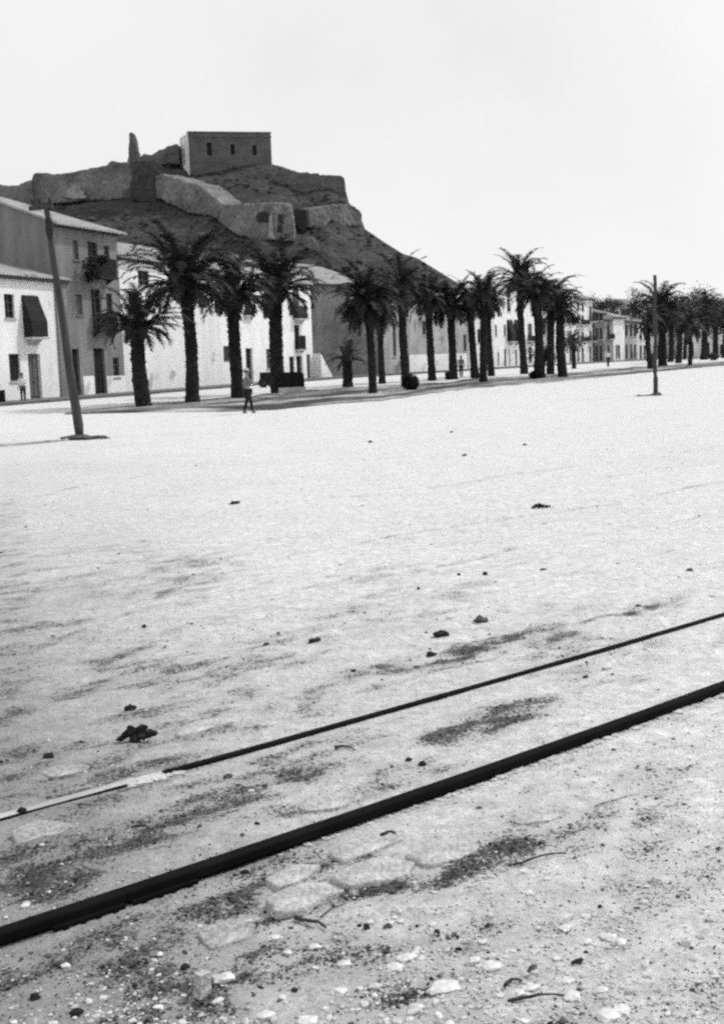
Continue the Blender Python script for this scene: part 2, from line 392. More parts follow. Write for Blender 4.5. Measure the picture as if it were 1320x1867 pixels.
bm_.links.new(src, bml.inputs[0]); bm_.links.new(an.outputs['Fac'], bmx.inputs[0]); bm_.links.new(bmx.outputs[0], pb.inputs['Base Color'])
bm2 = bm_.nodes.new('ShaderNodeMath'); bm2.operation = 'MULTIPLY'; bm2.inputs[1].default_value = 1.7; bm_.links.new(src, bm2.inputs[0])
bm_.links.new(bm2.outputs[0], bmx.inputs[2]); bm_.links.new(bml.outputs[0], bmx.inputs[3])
for n in bm_.nodes:
    if n.type == 'MAPPING': n.inputs['Rotation'].default_value = (0, 0, -1.05); n.inputs['Scale'].default_value = (.12, 1.2, 1)
# thin dark edging line by the left pole and lines along the left road
m = MB()
for (pl, wdt, hh) in (([(-30,817),(60,810),(140,801)], .10, .05),):
    pts = [G(*p)+Vector((0, 0, hh*.4)) for p in resamp(pl, 14)]
    m.tube(pts, [wdt*.5*rnd.uniform(.6, 1.2) for _ in pts], 6, .2)
tag(m.build('earth_ridge', 'bed_soil'), kind='structure')

# ================================================================== HOUSES
def local_sz(A, d, px, py):
    """where the ray through a photo point meets the facade plane -> (s, z) from corner A"""
    r = ray(px, py); n = Vector((d.y, -d.x, 0))
    t_ = (Vector((A.x, A.y, 0))-Vector((0, 0, EYE))).dot(n)/r.dot(n)
    q = Vector((0, 0, EYE))+r*t_
    return (q-A).dot(d), q.z-A.z
def house(label, cat, pa, pb, eave, depth, wall, roof='hip', rmat='roof_tile', ops=(), pitch=20, name='house', group=None,
          balconies=(), awnings=(), cut=None, midy=590, over=.45, extra=None, back=0., lean_right=0.):
    A = FPt(pa, midy); B = FPt(pb, midy); d = (B-A); d.z = 0; Lh = d.length; d.normalize()
    nrm = Vector((d.y, -d.x, 0)); A = A - nrm*back
    root = empty(name, A, atan2(d.y, d.x), label, cat, group)
    _, H = local_sz(A, d, *eave)
    rects = []
    for o in ops:
        x0, x1, y0, y1, kind = o[:5]
        ym = (y0+y1)/2
        s0, _ = local_sz(A, d, x0, ym); s1, _ = local_sz(A, d, x1, ym); xm = (x0+x1)/2
        _, z1 = local_sz(A, d, xm, y0); _, z0 = local_sz(A, d, xm, y1)
        if kind.startswith('door'): z0 = .15
        s0 = max(.15, s0); s1 = min(Lh-.15, s1); z0 = max(.15, z0); z1 = min(H-.25, z1)
        if s1-s0 > .15 and z1-z0 > .15: rects.append((s0, s1, z0, z1, kind))
    # front wall with real openings
    m = MB(); xs = sorted({0, Lh, *[r[0] for r in rects], *[r[1] for r in rects]}); zs = sorted({0, H, *[r[2] for r in rects], *[r[3] for r in rects]})
    for x0, x1 in zip(xs, xs[1:]):
        for z0, z1 in zip(zs, zs[1:]):
            cx_, cz_ = (x0+x1)/2, (z0+z1)/2
            if any(r[0] < cx_ < r[1] and r[2] < cz_ < r[3] for r in rects): continue
            m.add([(x0, 0, z0), (x1, 0, z0), (x1, 0, z1), (x0, 0, z1)], [(0, 1, 2, 3)])
    for (x0, x1, z0, z1, k) in rects:
        q = .3
        m.add([(x0,0,z0),(x1,0,z0),(x1,0,z1),(x0,0,z1),(x0,q,z0),(x1,q,z0),(x1,q,z1),(x0,q,z1)], [(0,4,5,1),(1,5,6,2),(2,6,7,3),(3,7,4,0)])
    R = tan(radians(pitch))*depth/2
    m.add([(0,0,0),(0,depth,0),(0,depth,H),(0,0,H),(Lh,0,0),(Lh,depth,0),(Lh,depth,H),(Lh,0,H)], [(0,3,2,1),(4,5,6,7),(1,2,6,5)])
    if roof in ('hip', 'gable'):
        m.add([(0, 0, H), (0, depth, H), (0, depth/2, H+R)], [(0, 2, 1)])
        if roof == 'gable': m.add([(Lh, 0, H), (Lh, depth, H), (Lh, depth/2, H+R)], [(0, 1, 2)])
    else:
        m.add([(0,0,H),(Lh,0,H),(Lh,depth,H),(0,depth,H)], [(0,1,2,3)])
    wl = m.build('wall', wall, root)
    # roof
    m = MB(); o_ = over; e = .12; z0 = H-o_*tan(radians(pitch))+.06
    if roof in ('hip', 'gable'):
        hr = depth*.5 if roof == 'hip' else -o_*.4
        rz = H+R+.06
        nT = 1
        P0 = (-.15, -o_, z0); P1 = (Lh+o_*.6, -o_, z0); P2 = (Lh-hr if roof == 'hip' else Lh+.15, depth/2, rz); P3 = (-.15, depth/2, rz)
        P4 = (-.15, depth+o_, z0); P5 = (Lh+o_*.6, depth+o_, z0)
        # tile ribs on the front slope: a corrugated sheet
        cols = max(8, int(Lh/.3)); vs = []; fs = []
        for i in range(cols*2+1):
            k = i/(cols*2); bq = Vector(P0).lerp(Vector(P1), k); tq = Vector(P3).lerp(Vector(P2), k)
            dz = .05*(i % 2)
            bq = bq+Vector((0, 0, dz)); tq = tq+Vector((0, 0, dz)); vs += [bq, tq, bq-Vector((0, 0, e))]
        for i in range(cols*2):
            a = i*3; fs += [(a, a+3, a+4, a+1), (a+2, a+5, a+3, a)]
        m.add(vs, fs)
        m.add([P1, P5, P2], [(0, 1, 2)]) if roof == 'hip' else None
        m.add([P4, P3, P2, P5], [(0, 1, 2, 3)])
        m.add([P0, P3, P4, Vector(P0)-Vector((0,0,e)), Vector(P3)-Vector((0,0,e)), Vector(P4)-Vector((0,0,e))], [(0,3,4,1),(1,4,5,2)])
        if roof == 'gable': m.add([P1, P2, P5, Vector(P1)-Vector((0,0,e)), Vector(P2)-Vector((0,0,e)), Vector(P5)-Vector((0,0,e))], [(1,4,3,0),(2,5,4,1)])
        rf = m.build('roof', rmat, root)
        m = MB(); m.box(-.1, Lh+.1, -o_*.85, -.003, H-.32, H-.16 if o_ > .3 else H-.2); m.build('eaves', 'eave_wood', rf)
    else:
        m.box(-.06, Lh+.06, -.06, depth+.06, H+.003, H+.22)
        rf = m.build('roof', rmat, root)
        m = MB(); m.box(0, Lh, -.16, -.003, H-.35, H-.12); m.build('cornice', 'stone_trim', rf)
    for (x0, x1, z0, z1, k) in rects:
        if k.startswith('door'):
            dm = 'door_grey' if k == 'door_grey' else 'door_black'
            m = MB(); m.box(x0+.003, x1-.003, .2, .26, z0, z1-.003); mid = (x0+x1)/2
            for (a, c) in ((x0+.1, mid-.06), (mid+.06, x1-.1)):
                if c-a < .12: continue
                for (q, r_) in ((z0+.15, z0+(z1-z0)*.42), (z0+(z1-z0)*.48, z1-.15)): m.box(a, c, .17, .2, q, r_)
            dr = m.build('door', dm, root)
            m = MB(); m.box(mid+.03, mid+.06, .12, .17, z0+.95, z0+1.1); m.build('handle', 'iron', dr)
            m = MB(); m.box(x0-.05, x1+.05, -.25, .15, .132 if z0 > .1 else 0, z0-.002) if z0 > .14 else None
        else:
            fm = MB(); tck = .07; y0_, y1_ = .10, .16
            fm.box(x0+.003, x0+tck, y0_, y1_, z0+.003, z1-.003); fm.box(x1-tck, x1-.003, y0_, y1_, z0+.003, z1-.003)
            fm.box(x0+tck, x1-tck, y0_, y1_, z1-tck, z1-.003); fm.box(x0+tck, x1-tck, y0_, y1_, z0+.003, z0+tck)
            mid = (x0+x1)/2
            fr = fm.build('window', 'frame_grey', root)
            if k in ('shut', 'shutdark'):
                m = MB(); m.box(x0+.02, x1-.02, .17, .2, z0+.02, z1-.02); zz = z0+.1
                while zz < z1-.1:
                    m.box(x0+.09, mid-.03, .13, .17, zz, zz+.05); m.box(mid+.03, x1-.09, .13, .17, zz, zz+.05); zz += .1
                m.build('shutter', 'shutter_grey' if k == 'shut' else 'shutter_dark', fr)
            else:
                m = MB(); m.box(x0+.02, x1-.02, .17, .19, z0+.02, z1-.02); m.build('pane', 'glass_dark', fr)
                m = MB(); m.box(mid-.025, mid+.025, .12, .16, z0+tck, z1-tck)
                for q in (.33, .66): m.box(x0+tck, x1-tck, .125, .155, z0+(z1-z0)*q-.02, z0+(z1-z0)*q+.02)
                m.build('glazing_bar', 'frame_grey', fr)
            m = MB(); m.box(x0-.08, x1+.08, -.08, .02, z0-.09, z0-.003); m.build('sill', 'stone_trim' if wall != 'grey_render' else 'grey_render', fr)
    for bq in balconies:
        x0, x1, ytop, ybot = bq[:4]; out = bq[4] if len(bq) > 4 else .7
        s0, _ = local_sz(A, d, x0, (ytop+ybot)/2); s1, _ = local_sz(A, d, x1, (ytop+ybot)/2)
        _, zt_ = local_sz(A, d, x0, ytop); _, zb = local_sz(A, d, x0, ybot)
        m = MB(); m.box(s0-.08, s1+.08, -out, -.002, zb-.12, zb)
        for sx in (s0+.1, s1-.1): m.prism([(sx-.05, -.002, zb-.12), (sx-.05, -out*.7, zb-.12), (sx-.05, -.002, zb-.4)], (.1, 0, 0))
        bal = m.build('balcony', 'stone_trim' if not (len(bq) > 5) else 'iron', root)
        m = MB(); yy = -out+.04
        m.box(s0, s1, yy-.02, yy+.02, zt_-.05, zt_); m.box(s0, s1, yy-.02, yy+.02, zb+.08, zb+.12)
        for sx in (s0, s1): m.box(sx-.02, sx+.02, yy, -.002, zt_-.05, zt_); m.box(sx-.02, sx+.02, yy, -.002, zb+.08, zb+.12)
        nb = max(4, int((s1-s0)/.075))
        for i in range(nb+1): x = s0+(s1-s0)*i/nb; m.box(x-.019, x+.019, yy-.011, yy+.011, zb, zt_-.05)
        for sx in (s0, s1):
            for i in range(1, 7): y = yy+(0-yy)*i/7; m.box(sx-.019, sx+.019, y-.011, y+.011, zb, zt_-.05)
        m.build('railing', 'iron', bal)
    for (x0, x1, y0, y1, out) in awnings:      # roll-down blind hung out over a balcony rail
        s0, _ = local_sz(A, d, x0, (y0+y1)/2); s1, _ = local_sz(A, d, x1, (y0+y1)/2)
        _, z1 = local_sz(A, d, x0, y0); _, z0 = local_sz(A, d, x0, y1)
        m = MB(); nn = 26; pr = []
        for i in range(nn+1):
            k = i/nn; yy = -.06-out*min(1, k/.62)**1.15; zz = z1+(z0-z1)*k; pr.append((yy - .012*(i % 2), zz))
        vs = []; fs = []
        for (yy, zz) in pr: vs += [(s0, yy, zz), (s1, yy, zz), (s1, min(yy+.03, -.01), zz), (s0, min(yy+.03, -.01), zz)]
        for i in range(nn):
            a = i*4; fs += [(a, a+1, a+5, a+4), (a+1, a+2, a+6, a+5), (a+2, a+3, a+7, a+6), (a+3, a, a+4, a+7)]
        m.add(vs, fs)
        # side cheeks of cloth
        for sx in (s0, s1-.02): m.prism([(sx, -.02, z1)]+[(sx, yy+.01, zz) for yy, zz in pr]+[(sx, -.02, z0)], (.02, 0, 0))
        m.build('awning', 'awning_cloth', root)
        m = MB(); m.box(s0-.08, s1+.05, -out-.12, -.002, z0-.16, z0-.04); m.prism([(s0+.3, -.002, z0-.16), (s0+.3, -out*.8, z0-.16), (s0+.3, -.002, z0-.5)], (s1-s0-.6, 0, 0))
        m.build('balcony', 'stone_trim', root)
    if extra: extra(root, A, d, H, Lh, depth, R)
    return root, A, d, H, Lh

def chim(px_s, dep, w_, h_, mat='grey_render', cap=True):
    def f(root, A, d, H, Lh, depth, R):
        x = px_s*Lh; y = dep*depth; zb = H+R*(1-abs(y-depth/2)/(depth/2))-.3
        m = MB(); m.box(x-w_/2, x+w_/2, y-w_/2, y+w_/2, zb, zb+h_)
        if cap:
            m.box(x-w_*.7, x+w_*.7, y-w_*.7, y+w_*.7, zb+h_+.002, zb+h_+.12)
            for q in (-1, 1): m.prism([(x-w_*.6, y+q*w_*.3-.06, zb+h_+.122), (x+w_*.6, y+q*w_*.3-.06, zb+h_+.122), (x, y+q*w_*.3-.06, zb+h_+.6)], (0, .12, 0))
        rf = [c for c in root.children if c.name.startswith('roof')][0]
        m.build('chimney', mat, rf)
    return f
def dado(segs, ytop, mat='whitewash'):
    def f(root, A, d, H, Lh, depth, R):
        for (x0, x1) in segs:
            m = MB(); s0, zz = local_sz(A, d, x0, ytop); s1, zz2 = local_sz(A, d, x1, ytop)
            m.box(max(.02, s0), min(Lh-.02, s1), -.025, -.002, .0, zz); m.build('dado', mat, root)
    return f
def multi(*fs_):
    def f(*a):
        for q in fs_: q(*a)
    return f

house('low two storey whitewashed house at the left edge with a big dark awning', 'house', -130, 127, (0, 497), 9, 'whitewash', 'hip', pitch=17,
      ops=[(9,27,536,580,'win'),(45,68,540,612,'shutdark'),(18,38,645,695,'shutdark'),(54,76,645,728,'door_grey'),(112,124,646,712,'door'),(-60,-35,536,580,'win'),(-70,-45,645,730,'door')],
      awnings=[(42,71,538,614,.55)], midy=620, over=.35)
def gplant(root, A, d, H, Lh, depth, R):
    pass
house('tall three storey grey rendered house with dark balconies and bare side wall', 'house', 104, 221, (104, 404), 11, 'grey_render', 'hip', pitch=21,
      ops=[(134,144,438,474,'shut'),(161,179,441,480,'win'),(191,200,448,472,'win'),(140,151,537,574,'shut'),(168,186,527,603,'win'),(195,206,535,575,'win'),
           (134,147,636,716,'door'),(173,193,635,718,'door'),(207,218,652,688,'win')],
      balconies=[(157,196,470,504,.75,1),(169,201,574,604,.6,1)], midy=560, over=.6,
      extra=multi(chim(.12, .55, .7, .9, 'fort_black'), dado([(152,172),(195,239)], 686)))
for (px, py, r_, lab) in ((166,486,.5,'dark trailing potted plants crowding the top balcony railing of the grey house'),(186,474,.35,'small bushy potted plant at the right end of the top balcony'),
                     (170,503,.42,'dark plants hanging below the top balcony of the grey house')):
    p_ = P(px, py, FY(px)-1.15)
    m = MB(); q_ = random.Random(px)
    for k in range(260):
        v = Vector((q_.gauss(0, .5), q_.gauss(0, .35), q_.gauss(0, .45)))*r_*1.1; a = q_.uniform(0, 6.28); s_ = q_.uniform(.06, .13)
        e1 = Vector((cos(a), sin(a), q_.uniform(-.6, .6)))*s_; e2 = Vector((-sin(a)*.5, cos(a)*.5, q_.uniform(-.5, .5)))*s_
        m.add([v-e1, v+e2, v+e1, v-e2], [(0, 1, 2, 3)])
    root = empty('potted_plant', p_, 0, lab, 'plant', 'plants on the grey house balcony')
    m.build('foliage', 'bush_leaf', root)
    m = MB(); m.tube([(0, 0, -r_*.5), (0, 0, -r_*.1)], [.12, .17], 10); m.build('pot', 'clod_grey', root)

house('long whitewashed house with a stained blank wall beside the grey house', 'house', 222, 402, (222, 466), 10, 'whitewash_stained', 'gable', pitch=19,
      ops=[(252,273,493,520,'win'),(375,384,500,520,'shut')], midy=600, over=.4)
house('narrow white house with one black doorway behind the third palm', 'house', 402, 480, (402, 497), 10, 'whitewash', 'gable', pitch=19,
      ops=[(446,459,538,574,'shutdark'),(449,461,635,690,'door'),(415,424,540,570,'win')], midy=600, over=.35, balconies=[(445,459,566,575,.3)])
house('white three storey house with boxed balcony and three dark doorways below', 'house', 480, 569, (540, 514), 10, 'whitewash', 'gable', pitch=17,
      ops=[(478.5,492,540,576,'shutdark'),(486,494,636,672,'shut'),(533,546,524,560,'shut'),(537,547,592,637,'shutdark'),(528,537,650,684,'shutdark'),(541,552,649,690,'door'),(560,567,646,692,'door')],
      midy=610, over=.25, awnings=[(534,552,556,580,.45)], balconies=[(539,550,612,637,.45)])
# buttress at its right-hand corner
A = FPt(569, 610); B = FPt(600, 610); d = (B-A).normalized()
root = empty('buttress', A+Vector((d.y, -d.x, 0))*.02, atan2(d.y, d.x), 'white sloping buttress leaning on the corner of the three storey house', 'buttress')
_, zb = local_sz(A, d, 572, 645); sb, _ = local_sz(A, d, 594, 690)
m = MB(); m.prism([(.0, 0, 0), (.0, 0, zb), (sb, 0, 0)], (0, -.9, 0)); m.build('wall', 'whitewash', root)
house('long dark windowless rubble warehouse right of the white three storey house', 'warehouse', 570.5, 690, (570, 514), 14, 'rubble_wall', 'gable', 'roof_tile', pitch=19, midy=610, over=.3, back=.6,
      ops=[])
house('mottled grey house with tall narrow openings behind the palms', 'house', 691, 744, (691, 540), 10, 'pale_wall', 'gable', 'roof_tile_dark', pitch=16, midy=620,
      ops=[(716,722,590,650,'shut'),(698,703,575,610,'win')])
house('mottled grey house with a white painted base between the palms', 'house', 745, 852, (745, 548), 10, 'pale_wall', 'gable', 'roof_tile_dark', pitch=16, midy=620,
      ops=[(770,776,585,610,'win'),(845,850,610,640,'win')], extra=dado([(746,851)], 647))
house('low pale house half hidden behind three palm trunks', 'house', 853, 899, (853, 560), 10, 'pale_house', 'gable', 'roof_tile_dark', pitch=16, midy=620,
      ops=[(870,876,600,625,'win'),(884,889,640,678,'door')])
house('bright white three storey house with two dark hanging blinds', 'house', 900, 953, (905, 528), 10, 'whitewash', 'flat', 'stone_trim', midy=620,
      ops=[(924,930,545,568,'shutdark'),(940,946,540,550,'win'),(902,906,592,612,'shut'),(918,922,592,612,'shut'),(925,932,583,622,'shutdark'),(938,945,583,622,'shutdark'),
           (907,910,642,663,'shutdark'),(919,923,636,668,'shutdark'),(927,930,638,676,'door'),(939,943,638,672,'door_grey')],
      awnings=[(924,933,583,622,.5),(937,944,583,622,.5)])
house('pale three storey house just right of the bright white house', 'house', 953.5, 985, (955, 533), 10, 'pale_house', 'flat', 'stone_trim', midy=620,
      ops=[(962,970,590,620,'shut'),(963,970,632,660,'shut'),(975,980,590,620,'shut')], balconies=[(961,971,612,622,.5)])
house('grey house glimpsed between the dense palm trunks', 'house', 985.5, 1009, (990, 560), 10, 'pale_wall', 'flat', 'stone_trim', midy=620,
      ops=[(989,995,580,610,'win'),(999,1004,625,655,'shut')])
def hb(pa, pb, eave, lab, wall, cols, floors, roof='gable', rm='roof_tile', dp=10, **k):
    ops = []; bal = []
    for c in cols:
        for (y0, y1, kd, b_) in floors:
            ops.append((c-2.2, c+2.2, y0, y1, kd))
            if b_: bal.append((c-4, c+4, y1-9, y1, .7))
    return house(lab, 'house', pa, pb, eave, dp, wall, roof, rm, ops=ops, balconies=bal, midy=600, over=.5, pitch=15, **k)
hb(1010, 1046, (1012, 523), 'white far house with three balconied floors right of the dense palms', 'whitewash', (1018,1027,1040), ((545,557,'shut',0),(572,590,'shutdark',1),(603,625,'shutdark',1),(635,655,'door',0)))
hb(1046.5, 1066, (1048, 541), 'slim white far house with one column of balconies', 'whitewash', (1054,1062), ((552,566,'shutdark',0),(575,592,'shutdark',1),(605,623,'shut',1),(634,654,'door',0)))
hb(1066.5, 1083, (1068, 542), 'white far house whose right corner meets the dark house', 'pale_house', (1076,), ((558,586,'shutdark',1),(603,622,'shutdark',1),(632,654,'door',0)), back=.3)
hb(1083.5, 1100, (1085, 569), 'dark narrow far house with black ground floor openings', 'grey_render_dark', (1087.5,1095), ((572,585,'win',0),(598,620,'win',0),(630,656,'door',0)), rm='roof_tile_dark')
hb(1100.5, 1117, (1102, 581), 'grey far house with one black balcony window', 'pale_wall', (1109,), ((590,618,'shutdark',1),(630,654,'door',0)), rm='roof_tile_dark', back=.5)
hb(1117.5, 1138, (1120, 577), 'pale blank far house with a high light roof', 'whitewash', (1124,1128), ((629,652,'shut',0),), dp=14)
hb(1138.5, 1160, (1140, 584), 'grey far house with tall dark shuttered windows', 'pale_wall', (1141.5,1150,1157), ((592,614,'shutdark',0),(628,654,'shut',0)))
hb(1160.5, 1192, (1163, 583), 'white far house behind the slim lone pole', 'pale_house', (1168,1175,1184), ((590,604,'win',0),(612,620,'shut',0),(630,652,'door',0)), roof='flat', rm='stone_trim')
hb(1192.5, 1232, (1195, 580), 'pale far house hidden behind the big dark palm', 'pale_wall', (1200,1212,1224), ((592,606,'win',0),(630,652,'door',0)), back=.4)
hb(1232.5, 1274, (1236, 578), 'white far house with slender light piers behind the small trees', 'whitewash', (1240,1250,1262), ((590,612,'win',0),(624,650,'door',0)), roof='flat', rm='stone_trim')
hb(1274.5, 1302, (1277, 575), 'white far house with black arches near the right edge', 'whitewash', (1284,1291), ((590,612,'win',0),(624,650,'door',0)), back=.4)
hb(1302.5, 1400, (1306, 568), 'cream far building with oval windows at the right edge', 'pale_house', (1314,1330,1346), ((593,606,'win',0),(628,646,'win',0)), roof='flat', rm='stone_trim')
# rooftops that rise behind the first far row
for i, (pa, pb, y, Yd, wm, lab) in enumerate(((1107,1130,549,232,'pale_house','pale far house rising behind the dark narrow house'),(1131,1150,545,238,'pale_wall','small grey house topping the light far roof'),
      (1148,1178,556,240,'pale_wall','low mottled house behind the row, left of the lone pole'),(1292,1345,545,250,'pale_house','long pale building far behind at the right edge'),(1012,1030,512,190,'whitewash','roof room standing behind the first balconied far house'))):
    a = P(pa, y, Yd); b_ = P(pb, y, Yd); root = empty('far_house', (a.x, a.y, zt(Yd)), 0, lab, 'house')
    h_ = a.z-zt(Yd); L_ = b_.x-a.x; m = MB(); m.box(0, L_, 0, 9, 0, h_-1.2); m.build('wall', wm, root)
    m = MB(); m.prism([(-.3, -.4, h_-1.25), (L_+.3, -.4, h_-1.25), (L_+.3, 4.5, h_), (-.3, 4.5, h_)], (0, 0, .2)); m.prism([(-.3, 9.4, h_-1.25), (-.3, 4.5, h_+.01), (L_+.3, 4.5, h_+.01), (L_+.3, 9.4, h_-1.25)], (0, 0, .2)); m.build('roof', 'roof_tile', root)
    for q in (.3, .7):
        m = MB(); m.box(L_*q-.4, L_*q+.4, -.06, .02, h_-3.2, h_-2.0); m.build('window', 'shutter_dark', root)

# ================================================================== HILL
CR = [(-420,430),(-250,385),(-100,356),(0,345),(60,336),(150,322),(230,304),(330,299),(495,299),(520,305),(545,320),(600,330),(628,360),(658,394),(663,416),(700,441),(735,463),(760,470),(815,504),(860,532),(905,560),(960,600),(1010,640),(1040,668)]
CRD = [(-420,400),(0,352),(330,345),(560,335),(700,310),(1040,250)]
def crest(px): return float(np.interp(px, [c[0] for c in CR], [c[1] for c in CR]))
def crd(px): return float(np.interp(px, [c[0] for c in CRD], [c[1] for c in CRD]))
FOOT_D = 215.
def foot(px): return P(px, 660, FOOT_D)
def hillpt(px, t_):                                 # t 0 foot .. 1 crest
    Yc = crd(px); pc = P(px, crest(px), Yc); pf = P(px, 640, FOOT_D); pf.z = -.5
    q = pf.lerp(pc, t_)
    z = pf.z+(pc.z-pf.z)*t_
    # terraces: flatten into steps
    n_ = 9; tt = t_*n_ + .5*mnoise.noise(Vector((px*.01, 3, 0))); fr = tt-math.floor(tt)
    st = (math.floor(tt)+min(1, max(0, (fr-.45)/.55)))/n_
    k = .5*min(1, (1-t_)*6, t_*6)
    z = z+(pc.z-pf.z)*(st-tt/n_)*k
    return Vector((q.x, q.y, z)), pc
def hill_depth(px, py):
    lo, hi = 0, 1
    for _ in range(24):
        mid = (lo+hi)/2; q, _c = hillpt(px, mid); r = ray(px, py); zr = EYE+r.z*q.y/r.y
        if q.z < zr: lo = mid
        else: hi = mid
    return hillpt(px, lo)[0].y
m = MB(); cols = list(np.arange(-420, 1044, 6)); NT = 64; NB = 10; vs = []
for px in cols:
    for j in range(NT+1):
        t_ = j/NT; q, pc = hillpt(px, t_)
        am = min(1, (1-t_)*5)*min(1, t_*5)
        n_ = mnoise.fractal(Vector((q.x*.06, q.y*.06, 0)), .9, 2, 5)
        vs.append((q.x, q.y+1.5*n_*am, q.z+1.0*am*n_+.35*am*mnoise.noise(Vector((q.x*.5, q.y*.5, 0)))))
    for j in range(1, NB+1):
        k = j/NB; vs.append((pc.x*(1+.25*k), pc.y+110*k, pc.z*(1-k)**1.2+(-.5)*k-.3*k))
R_ = NT+1+NB
m.add(vs, [(i*R_+j, (i+1)*R_+j, (i+1)*R_+j+1, i*R_+j+1) for i in range(len(cols)-1) for j in range(R_-1)])
hl = m.build('hill', 'hill_earth', smooth=True); tag(hl, kind='structure')
# scrub over the slopes
for nm, mt, cnt, sd_ in (('scrub', 'scrub', 1500, 3), ('dry_scrub', 'scrub_pale', 1500, 8)):
    m = MB(); q_ = random.Random(sd_)
    for i in range(cnt):
        px = q_.uniform(-60, 960); t_ = q_.uniform(.05, .985); q, _c = hillpt(px, t_)
        if mnoise.noise(Vector((q.x*.04, q.y*.04, sd_))) < -.12: continue
        s_ = q_.uniform(.2, .6)*(1 if q_.random() < .93 else 1.7)
        m.blob((q.x, q.y, q.z+s_*.2), (s_*1.2, s_, s_*.75), i, 1, .45)
    tag(m.build(nm, mt), 'low dark scrub dotted over the castle hillside' if mt == 'scrub' else 'paler dry tussocks dotted over the castle hillside', 'scrub', kind='stuff')

# fortress: each wall has its own place on the hill, real size and thickness
RUB = bpy.data.textures.new('rubble', 'CLOUDS'); RUB.noise_scale = 1.0; RUB.noise_depth = 4
def fort(name, label, cat, poly, mat, base_px, thick=7, dep=None, group=None, rag=0., turn=0., parts=None):
    if base_px and len(base_px) == 4:
        b1_ = P(base_px[0], base_px[1], hill_depth(*base_px[:2])-1.6); b2_ = P(base_px[2], base_px[3], hill_depth(*base_px[2:])-1.6)
        c0 = b1_; turn = atan2(b2_.y-b1_.y, b2_.x-b1_.x)
    else:
        D = dep if dep else hill_depth(*base_px)-1.0
        cxp = sum(p[0] for p in poly)/len(poly); c0 = P(cxp, max(p[1] for p in poly), D)
    root = empty(name, c0, 0, label, cat, group)
    pts = []; n = len(poly); q_ = random.Random(len(label)+n)
    def pt(x, y):
        r = ray(x, y); # plane through c0 turned about z
        nv = Vector((sin(turn), -cos(turn), 0)); t_ = (c0-Vector((0, 0, EYE))).dot(nv)/r.dot(nv)
        return Vector((0, 0, EYE))+r*t_-c0
    for i in range(n):
        a, b_ = poly[i], poly[(i+1) % n]; k = max(1, int(math.dist(a, b_)/4)) if rag else 1
        for j in range(k):
            x = a[0]+(b_[0]-a[0])*j/k; y = a[1]+(b_[1]-a[1])*j/k
            if rag and j: x += q_.uniform(-rag, rag)*.6; y += q_.uniform(-rag, rag)
            pts.append(pt(x, y))
    back = Vector((-sin(turn), cos(turn), 0))*thick
    bm = bmesh.new(); f = bm.faces.new([bm.verts.new(p) for p in pts]); bmesh.ops.triangulate(bm, faces=[f])
    r = bmesh.ops.extrude_face_region(bm, geom=bm.faces[:]); bmesh.ops.translate(bm, vec=back, verts=[v for v in r['geom'] if isinstance(v, bmesh.types.BMVert)])
    bmesh.ops.recalc_face_normals(bm, faces=bm.faces[:])
    me = bpy.data.meshes.new('wall'); bm.to_mesh(me); bm.free(); me.materials.append(M[mat])
    o = bpy.data.objects.new('wall', me); S.collection.objects.link(o); o.parent = root
    rm = o.modifiers.new('weathering', 'REMESH'); rm.mode = 'VOXEL'; rm.voxel_size = .42
    dm = o.modifiers.new('crumble', 'DISPLACE'); dm.texture = RUB; dm.texture_coords = 'GLOBAL'; dm.strength = .55; dm.mid_level = .5
    for (nm, pl, mt, out) in (parts or ()):
        mm = MB(); mm.prism([pt(*p)+Vector((0, -out, 0)) for p in pl], (0, out-.02, 0)); mm.build(nm, mt, root)
    return root
